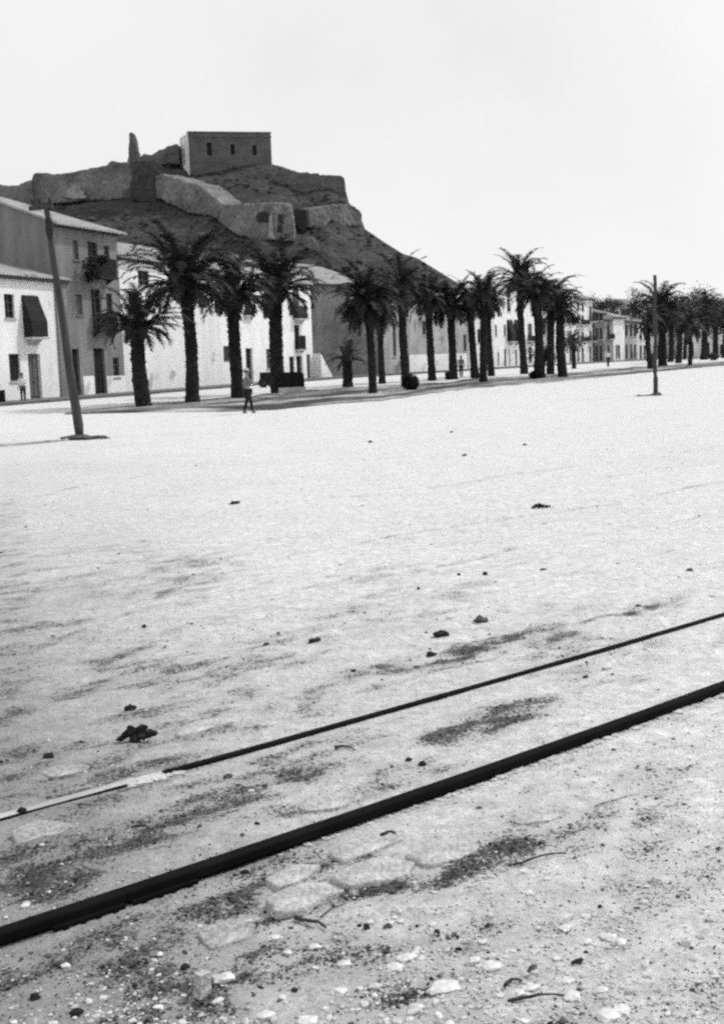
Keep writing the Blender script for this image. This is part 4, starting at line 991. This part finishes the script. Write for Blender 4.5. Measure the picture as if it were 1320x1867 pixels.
for x in (5*k, 21*k):
    for y in (-.08, .88):
        m = MB(); m.tube([(x, y-.04, .32), (x, y+.04, .32)], [.32, .32], 18); w0 = m.build('wheel', 'iron', root)
        m = MB(); m.tube([(x, y-.07, .32), (x, y+.07, .32)], [.07, .07], 10); m.build('hub', 'clod_grey', w0)
m = MB(); m.tube([(26*k, .1, .6), (26*k+.7, .1, .35)], [.03, .03], 6); m.tube([(26*k, .7, .6), (26*k+.7, .7, .35)], [.03, .03], 6); m.build('handle', 'pole_wood_dark', root)
def crate(label, px, py, wpx, hpx, mat='cloth_dark', name='crate', cat='crate', rz=.2):
    p0 = G(px, py); k = p0.y/F_PX; W_ = wpx*k; H_ = hpx*k; root = empty(name, p0, rz, label, cat)
    m = MB(); t0 = .03; D_ = W_*.8
    for i in range(5):
        z0 = .02+i*(H_-.02)/5; z1 = z0+(H_/5)*.86
        m.box(-W_/2, W_/2, -t0, 0, z0, z1); m.box(-W_/2, W_/2, D_, D_+t0, z0, z1); m.box(-W_/2-t0, -W_/2, 0, D_, z0, z1); m.box(W_/2, W_/2+t0, 0, D_, z0, z1)
    m.build('slats', mat, root)
    m = MB(); m.box(-W_/2+.01, W_/2-.01, .01, D_-.01, .01, H_*.97); m.build('load', 'black_paint', root)
crate('dark slatted crate at the foot of a palm beside the man in pale grey', 823, 692, 16, 14)
crate('dark crate cut by the left edge before the whitewashed house', 2, 738, 15, 27)
# dark board fixed on the white wall
A = FPt(407, 640); B = FPt(421, 640); d = (B-A).normalized(); nr = Vector((d.y, -d.x, 0))
c = P(407, 632, A.y-.1); c2 = P(407, 657, A.y-.1)
root = empty('wall_board', (A.x+nr.x*.06, A.y+nr.y*.06, c2.z), atan2(d.y, d.x), 'dark rectangular board hung on the white wall left of the third palm trunk', 'board')
m = MB(); m.box(0, 1.45, -.06, 0, 0, c.z-c2.z); m.build('board', 'shutter_dark', root)
m = MB(); hh = c.z-c2.z; m.box(-.04, 1.49, -.09, -.002, hh+.002, hh+.05); m.box(-.04, 1.49, -.09, -.002, -.05, -.002); m.box(-.05, -.002, -.09, -.002, -.05, hh+.05); m.build('frame', 'frame_grey', root)

# ================================================================== RAILS
def rail(label, cf, x0, x1, ztop, mat, hw, name='rail', plate=None, dust=None):
    xs = np.linspace(x0, x1, max(8, int((x1-x0)/.08))); pts = [Vector((x, float(np.polyval(cf, x)), 0)) for x in xs]
    o = pts[0].copy(); root = empty(name, (o.x, o.y, 0), 0, label, 'rail', 'rails of the track')
    prof = [(-hw, -.03), (-hw, -.006), (-hw+.006, 0), (hw-.006, 0), (hw, -.006), (hw, -.03), (.012, -.045), (.012, -.09), (.055, -.10), (.055, -.12), (-.055, -.12), (-.055, -.10), (-.012, -.09), (-.012, -.045)]
    vs = []; fs = []; n = len(prof)
    for i, p in enumerate(pts):
        d_ = (pts[min(i+1, len(pts)-1)]-pts[max(i-1, 0)]).normalized(); nr_ = Vector((-d_.y, d_.x, 0))
        for (a, b_) in prof: q = p-o+nr_*a; vs.append((q.x, q.y, ztop+b_+.0012*mnoise.noise(p*2.)))
    for i in range(len(pts)-1):
        for j in range(n): fs.append((i*n+j, i*n+(j+1) % n, (i+1)*n+(j+1) % n, (i+1)*n+j))
    fs.append(tuple(range(n))); fs.append(tuple(range((len(pts)-1)*n, len(pts)*n))[::-1])
    m = MB(); m.add(vs, fs); r_ = m.build('rail_bar', mat, root)
    if dust:
        m = MB(); vs = []; fs = []
        for i, p in enumerate(pts):
            d_ = (pts[min(i+1, len(pts)-1)]-pts[max(i-1, 0)]).normalized(); nr_ = Vector((-d_.y, d_.x, 0))
            for (a, b_) in ((-hw+.010+.006*mnoise.noise(p*5), .002), (0, .0045+.003*mnoise.noise(p*4)), (hw+.02, .001), (hw+.03, -.04)):
                q = p-o+nr_*a; vs.append((q.x, q.y, ztop+b_))
        for i in range(len(pts)-1):
            for j in range(3): fs.append((i*4+j, i*4+4+j, i*4+5+j, i*4+1+j))
        m.add(vs, fs); m.build('dust_layer', 'rail_dusty', r_, True)
    if plate:
        px0, px1 = plate; xs2 = np.linspace(px0, px1, 8); vs = []; fs = []
        for x in xs2:
            p = Vector((x, float(np.polyval(cf, x)), 0)); d_ = Vector((1, float(np.polyval(np.polyder(cf), x)), 0)).normalized(); nr_ = Vector((-d_.y, d_.x, 0)); q = p-o
            for (a, b_) in ((-hw-.010, -.075), (-hw-.010, -.034), (-hw-.001, -.030), (-hw-.001, -.075)): w_ = q+nr_*a; vs.append((w_.x, w_.y, ztop+b_))
        for i in range(7):
            for j in range(4): fs.append((i*4+j, i*4+(j+1) % 4, i*4+4+(j+1) % 4, i*4+4+j))
        fs += [(0, 1, 2, 3), (28, 31, 30, 29)]
        m = MB(); m.add(vs, fs); fp = m.build('fishplate', 'rail_steel', root)
        for f in (.15, .4, .6, .85):
            x = px0+(px1-px0)*f; p = Vector((x, float(np.polyval(cf, x)), ztop-.045))-o; m = MB(); nr_ = Vector((.64, -.77, 0))
            m.tube([p+nr_*(hw+.008), p+nr_*(hw+.018)], [.009, .009], 6); m.build('bolt', 'rail_steel', fp)
    return root
def xat(cf, pts, px):      # x where the rail crosses this photo column
    a = np.array(pts, float); return G(px, float(np.interp(px, a[:, 0], a[:, 1]))).x
xj = xat(cfN, RAIL_NEAR, 226)
rail('left length of the thick black near rail, up to the joint', cfN, -9, xj-.0015, .047, 'rail_steel', .028, plate=(xj-.2, xj-.01))
rail('long right length of the thick black near rail', cfN, xj+.0015, 10, .047, 'rail_steel', .028, plate=(xj+.012, xj+.2))
xa = xat(cfF, RAIL_FAR, 248); xb = xat(cfF, RAIL_FAR, 298)
rail('dust covered pale left length of the far rail', cfF, -9, xa, .007, 'rail_steel', .022, dust=True)
rail('thin dark right length of the far rail', cfF, xb, 12, .015, 'rail_steel', .020)
# sand drifted over the gap
m = MB()
for i in range(9):
    x = xa-.03+(xb-xa+.06)*i/8; m.blob((x, float(np.polyval(cfF, x)), .0), (.055, .03, .010), i, 2, .3)
tag(m.build('sand_drift', 'stone_pale'), 'pale sand drifted over the gap in the far rail', 'sand', kind='stuff')

m = MB(); q_ = random.Random(5)
for i in range(150):
    px = 480+q_.random()**.7*850; x = xat(cfN, RAIL_NEAR, px)+q_.uniform(-.02, .02); r_ = q_.uniform(.006, .022)*(1 if px > 900 else .6)
    m.blob((x+.64*(.034+r_*.5), float(np.polyval(cfN, x))-.77*(.034+r_*.5), .002), (r_*1.5, r_, r_*.7), i, 1, .4)
tag(m.build('sand_crumbs', 'stone_pale'), 'pale sand crumbs banked against the near rail', 'sand', kind='stuff')

# ================================================================== STONES, CLODS, STICKS
def stone(name, label, cat, px, py, wpx, hpx, mat, seed, group=None, sub=3, amp=.28, rz=None, flatk=1.):
    p = G(px, py+hpx*.3); k = (Vector((p.x, p.y, EYE)).length)/F_PX
    W_ = wpx*k/2; H_ = max(hpx*k/2, W_*.25)*flatk
    m = MB(); m.blob((0, 0, 0), (W_, W_*.75, H_), seed, sub, amp, 1.3)
    o = m.build(name, mat); o.location = (p.x, p.y, ground_z(p.x, p.y)+H_*.45); o.rotation_euler = (0, 0, .5 if rz is None else rz)
    return tag(o, label, cat, group)
WS = 'pale stones near the lower edge'
for i, (x, y, w_, h_, lab) in enumerate([
 (410,1788,38,26,'bright white angular stone left of centre near the bottom'),(627,1756,24,16,'small white pyramid shaped stone left of the long white stones'),
 (740,1748,38,18,'pale flat stone below the paving slabs'),(862,1742,28,24,'white stone leaning upright, left of the larger white one'),
 (897,1757,38,20,'large bright white oval stone right of the upright one'),(812,1799,60,20,'long low white stone above the bottom edge'),
 (760,1840,34,18,'white stone beneath the long low one'),(618,1811,28,14,'small white stone left of the dark hollow'),
 (1105,1848,50,22,'long white stone near the bottom right'),(1042,1814,34,20,'curved white stone above the long bottom one'),
 (1095,1802,30,24,'white stone tilted beside the curved one'),(1030,1682,24,14,'small white stone with a dark clod under it'),
 (1110,1705,28,14,'pale stone midway to the right edge'),(1128,1718,26,16,'pale rounded stone touching its flatter neighbour'),
 (485,1855,32,20,'white stone at the bottom edge left of centre'),(500,1708,22,12,'small whitish stone under the paving slabs'),
 (1030,1782,26,16,'pale stone above the broken stick'),(966,1797,30,14,'pale flat stone between two short sticks'),
 (945,1808,24,10,'thin pale stone touching the short thick stick'),(560,1862,40,18,'broad white stone cut by the bottom edge'),
 (525,1740,16,16,'tiny bright stone standing upright'),(575,1728,22,12,'tiny pale pebble by a dark speck'),(1250,1715,20,28,'faint pale stone near the right edge'),
 (720,1768,28,12,'pale crescent stone left of the upright white one')]):
    stone('stone', lab, 'stone', x, y, w_, h_, 'stone_white', i+11, WS, flatk=.65, amp=.3, sub=2)
CL = 'dark clods lying on the ground'
for i, (x, y, w_, h_, mt, lab) in enumerate([
 (238,1287,20,13,'clod_dark','small round black clod just above the big heap'),(88,1376,20,14,'clod_dark','black oval clod near the left edge'),
 (40,1479,16,16,'clod_dark','black lump sitting on the dusty far rail'),
 (573,1170,22,9,'clod_dark','flat black clod left of centre above the track'),(804,1156,28,13,'clod_dark','black angular clod with a raised right end'),
 (876,1129,24,15,'clod_grey','dark grey angular clod furthest right above the track'),(786,1191,20,9,'clod_dark','black clod touching the dark soil streak'),
 (645,1222,10,6,'clod_dark','little black clod near the pale wheel rut'),(884,1046,10,8,'clod_dark','small round dark clod on the middle ground'),
 (836,1048,7,6,'clod_dark','tiny dark clod left of the small round one'),(763,1073,7,5,'clod_dark','tiny dark clod in the middle ground'),
 (428,917,18,8,'clod_dark','dark tilted scrap on the pale ground at left'),(846,829,9,5,'clod_dark','tiny dark clod far out on the pale ground'),
 (675,805,8,5,'clod_dark','tiny dark clod near the promenade shadow'),(823,787,6,4,'clod_dark','tiniest dark clod toward the palms'),(956,810,9,4,'clod_dark','thin dark clod far right on the pale ground'),
 (447,1588,14,9,'clod_dark','black clod right under the near rail'),(668,1692,13,10,'clod_dark','round black pebble below the paving slabs'),
 (707,1690,16,9,'clod_grey','grey pebble right of the round black one'),(770,1392,16,10,'clod_dark','dark clod pair between the rails'),(745,1386,13,8,'clod_dark','dark clod left of the pair between the rails'),
 (417,1411,18,10,'clod_grey','dark lump just below the far rail'),(1093,1644,8,8,'clod_dark','round black speck at lower right'),(1052,1752,20,10,'clod_dark','black clod above the long stick'),
 (970,1762,20,13,'clod_grey','grey lump left of the black clod by the sticks'),(64,1826,18,12,'clod_dark','dark pebble near the lower left corner'),
 (140,1842,22,12,'clod_dark','dark pebble on the bottom edge at left'),(337,1761,16,9,'clod_dark','dark pebble left of the bright white stone'),
 (1118,1364,8,5,'clod_dark','dark chip between the rails at right'),(1066,1232,13,5,'clod_dark','thin dark chip just under the far rail'),
 (1163,1103,12,4,'clod_dark','flat dark chip above the far rail at right'),(990,1039,13,4,'clod_dark','flat dark chip on the bright ground'),(1256,1038,14,7,'clod_grey','grey bent leaf scrap on the bright ground at right'),
 (486,1180,11,6,'clod_dark','small dark clod left of the flat black one'),(264,1143,10,6,'clod_dark','small dark clod alone on the left ground')]):
    stone('clod', lab, 'clod', x, y, w_, h_, mt, i+51, CL, sub=2, amp=.4)
# the crumbly black heap and the flat dark heap
def heap(label, cx_, cy_, bits, mat='clod_dark'):
    p = G(cx_, cy_); root = empty('manure_heap', p, 0, label, 'heap'); k = Vector((p.x, p.y, EYE)).length/F_PX; m = MB()
    for i, (dx, dz, r) in enumerate(bits): m.blob((dx*k, rnd.uniform(-.02, .02), dz*k*1.05), (r*k*1.05, r*k*.85, r*k*.85), i+3, 2, .45, 2.4)
    m.build('lumps', mat, root)
heap('big crumbly black heap on the ground at left, above the far rail', 250, 1348, [(-28,4,6),(-15,8,9),(-8,16,9),(-2,8,11),(6,14,9),(12,18,7),(16,8,10),(24,9,8),(31,8,5),(0,3,10),(-10,22,4)])
heap('long flat black heap alone on the bright open ground', 986, 926, [(-14,2,3),(-8,4,4),(-2,4,5),(4,3,4),(10,2.5,3),(16,2,2),(22,1.5,1.2)])
def stickf(label, a, b_, wpx, mat='stick', lift=0.006, bend=.02):
    A = G(*a); B = G(*b_); k = A.length/F_PX; n = 12; m = MB(); q_ = random.Random(a[0]); pts = []
    for i in range(n+1):
        t_ = i/n; q = A.lerp(B, t_); pts.append(Vector((q.x-A.x+q_.uniform(-.002, .002), q.y-A.y+bend*sin(pi*t_), ground_z(q.x, q.y)+lift+wpx*k*.4)))
    m.tube(pts, [wpx*k*.5*(1-.5*i/n)*q_.uniform(.85, 1.15) for i in range(n+1)], 7, .1)
    o = m.build('stick', mat, None, True); o.location = (A.x, A.y, 0); tag(o, label, 'stick', 'twigs on the ground')
stickf('long straight dark stick near the bottom right', (925,1832), (1028,1822), 7)
stickf('short thick stick above the long straight one', (920,1806), (952,1793), 8)
stickf('long thin twig right of the paving slabs', (936,1574), (1032,1560), 5)
stickf('dark forked twig under the left paving slab', (538,1675), (595,1702), 9)
stickf('thin grass stem curving right of the left slab', (585,1672), (632,1652), 3)
stickf('straight twig between the rails', (610,1367), (648,1372), 5)
stickf('faint twig lying near the left end of the near rail', (240,1514), (278,1524), 5)
stickf('very thin straight stem far to the right of the slabs', (1085,1474), (1166,1446), 2.4)
stickf('short curved twig just above the paving slabs', (697,1530), (722,1526), 9)
# brick fragment
p = G(370, 1822); root = empty('brick_fragment', (p.x, p.y, ground_z(p.x, p.y)+.012), .9, 'small grey brick fragment standing near the bottom left', 'brick')
m = MB(); m.prism([(-.02, -.012, -.01), (.022, -.012, -.012), (.026, -.012, .05), (-.012, -.012, .056)], (0, .028, 0)); m.build('brick', 'stone_slab', root)
# worn paving slabs bedded in the dirt
def slab(label, poly, seed, th=.016, mat='stone_slab'):
    pts = [G(*p) for p in poly]; c = sum(pts, Vector())/len(pts); n = len(pts); q_ = random.Random(seed); out = []
    N_ = 40                                        # smooth closed outline (Catmull-Rom) with small jitter
    for i in range(N_):
        x = i/N_*n; j = int(x); f = x-j; p0_, p1_, p2_, p3_ = (pts[(j+o_) % n]-c for o_ in (-1, 0, 1, 2))
        q = (.5*((2*p1_)+(p2_-p0_)*f+(2*p0_-5*p1_+4*p2_-p3_)*f*f+(3*p1_-p0_-3*p2_+p3_)*f*f*f)).lerp(p1_.lerp(p2_, f), .7)
        out.append(q*(1+q_.uniform(-.012, .012)+.10*mnoise.noise(Vector((q.x*9, q.y*9, seed*3)))*2))
    gz0 = ground_z(c.x, c.y); vs = []; fs = []
    rings = [(1.02, -.04), (1.0, th*.6), (.985, th*.9), (.9, th*1.0), (.6, th*1.1), (.3, th*1.1)]
    for (s_, z) in rings:
        for q in out:
            zz = z+(.0025*mnoise.noise(Vector((q.x*s_*11, q.y*s_*11, seed)))*2 if z > 0 else 0)-.10*(q.x*.3-q.y*.4)*s_*(z > 0); vs.append((q.x*s_, q.y*s_, zz))
    for r in range(len(rings)-1):
        for i in range(N_): fs.append((r*N_+i, r*N_+(i+1) % N_, (r+1)*N_+(i+1) % N_, (r+1)*N_+i))
    vs.append((0, 0, th*1.12)); ci = len(vs)-1
    for i in range(N_): fs.append(((len(rings)-1)*N_+i, (len(rings)-1)*N_+(i+1) % N_, ci))
    m = MB(); m.add(vs, fs); o = m.build('paving_stone', mat, None, True); o.location = (c.x, c.y, gz0); bm = bmesh.new(); bm.from_mesh(o.data); bmesh.ops.recalc_face_normals(bm, faces=bm.faces[:]); bm.to_mesh(o.data); bm.free()
    tag(o, label, 'paving stone', 'worn paving stones by the track')
slab('largest pale paving stone, lens shaped, in the middle of the slabs', [(598,1612),(640,1586),(700,1571),(757,1580),(745,1598),(700,1612),(640,1624)], 1, .022)
slab('rightmost paving stone tapering to a point', [(735,1568),(780,1548),(830,1535),(882,1547),(840,1566),(785,1580)], 2, .020)
slab('leftmost lower paving stone with a twig under it', [(484,1652),(545,1622),(598,1617),(617,1634),(560,1664),(505,1672)], 3, .022)
slab('small upper left paving stone', [(485,1612),(535,1588),(585,1586),(565,1604),(512,1626)], 4, .016)
slab('faint sunken paving stone at the lower left', [(362,1702),(415,1680),(470,1686),(455,1712),(385,1732)], 5, .010, 'slab_dusty')
slab('half buried paving stone next to the near rail', [(600,1560),(660,1530),(730,1515),(745,1530),(690,1552),(630,1575)], 6, .010)
slab('pale worn paving stone between the rails at far left', [(20,1520),(70,1503),(135,1503),(150,1520),(100,1540),(40,1545)], 7, .008, 'slab_dusty')
slab('long rounded paving stone beyond the far rail', [(318,1334),(355,1316),(400,1309),(412,1316),(370,1330),(330,1340)], 8, .012)
slab('paving stone beyond the far rail, right of the long rounded one', [(418,1326),(450,1306),(520,1296),(575,1300),(540,1312),(470,1322)], 9, .012)
slab('low flat paving stone near the far rail at left', [(70,1410),(110,1396),(160,1394),(150,1404),(95,1416)], 10, .010, 'slab_dusty')
slab('round edged paving stone between the rails under the dark soil', [(545,1465),(600,1446),(650,1440),(660,1452),(610,1468),(560,1476)], 11, .008)
slab('pale smooth paving stone far to the right of the slabs', [(930,1496),(975,1478),(1030,1470),(1040,1480),(1000,1494),(950,1502)], 12, .010)

# gravel and crumbs: uncountable
def scatter(nm, lab, mat, cnt, seed, smin, smax, dens, big=False):
    q_ = random.Random(seed); m = MB(); n = 0; tries = 0
    ico = bmesh.new(); bmesh.ops.create_icosphere(ico, subdivisions=1, radius=1); IV = [v.co.copy() for v in ico.verts]; IF = [tuple(l.index for l in f.verts) for f in ico.faces]; ico.free()
    while n < cnt and tries < cnt*30:
        tries += 1
        px = q_.uniform(-40, 1360); py = 800+q_.random()**.8*1080
        p = G(px, py)
        if p.y > 40: continue
        if q_.random() > dens(px, py, p): continue
        dist = p.length; s_ = q_.uniform(smin, smax)*(1+ (q_.random() < .06)*1.2)*(max(1, dist/7)**.6)
        dn = abs(p.y-float(np.polyval(cfN, p.x)))*.77; df = abs(p.y-float(np.polyval(cfF, p.x)))*.77
        if min(dn, df) < .06: continue
        a = q_.uniform(0, 6.28); ca, sa = cos(a), sin(a); kx, ky, kz = q_.uniform(.7, 1.4), q_.uniform(.6, 1.1), q_.uniform(.35, .75); z0 = ground_z(p.x, p.y)+s_*kz*.3
        vs = []
        for v in IV:
            j = 1+q_.uniform(-.28, .28); x, y, z = v.x*kx*s_*j, v.y*ky*s_*j, v.z*kz*s_*j
            vs.append((p.x+x*ca-y*sa, p.y+x*sa+y*ca, z0+z))
        m.add(vs, IF); n += 1
    tag(m.build(nm, mat), lab, 'gravel', kind='stuff')
def soil_at(p):
    i = int(np.clip(np.searchsorted(YS, p.y), 1, ny_-1)); j = int(np.clip(np.searchsorted(XS, p.x), 1, nx_-1)); return float(soil[i, j])
def nf_(sc, th, sd_):
    return lambda px, py, p: (1 if mnoise.noise(Vector((p.x*sc, p.y*sc, sd_))) > th else .2)
lowd = lambda px, py, p: (.15+.85*min(1, max(0, (py-1500)/300)))*nf_(1.3, -.05, 4)(px, py, p)
scatter('dark_grit', 'tiny dark crumbs strewn over the pale ground', 'clod_grey', 3000, 1, .0015, .0045, lambda px, py, p: nf_(1.1, .0, 1)(px, py, p)*(.3+.7*min(1, max(0, (py-1050)/400))))
scatter('black_grit', 'tiny black crumbs strewn over the pale ground', 'clod_dark', 900, 5, .0015, .005, lambda px, py, p: nf_(1.3, .1, 9)(px, py, p)*(.25+.75*min(1, max(0, (py-1050)/300))))
scatter('pale_gravel', 'small pale pebbles strewn over the near ground', 'stone_pale', 2600, 2, .002, .008, lowd)
scatter('white_gravel', 'small white pebbles strewn over the near ground', 'stone_white', 220, 3, .005, .015, lowd)
scatter('soil_crumbs', 'dark crumbs and dead roots thick in the dirtier patches of ground', 'clod_grey', 6500, 11, .0016, .0055, lambda px, py, p: max(0, soil_at(p)-.22)*1.3)
scatter('black_soil_crumbs', 'black crumbs thick in the dirtier patches of ground', 'clod_dark', 3800, 12, .0014, .0045, lambda px, py, p: max(0, soil_at(p)-.3)*1.5)
scatter('plaza_specks', 'dark specks of dung and stone over the open ground', 'clod_grey', 900, 14, .002, .0065, lambda px, py, p: (p.y > 6.5)*nf_(.35, .05, 3)(px, py, p))
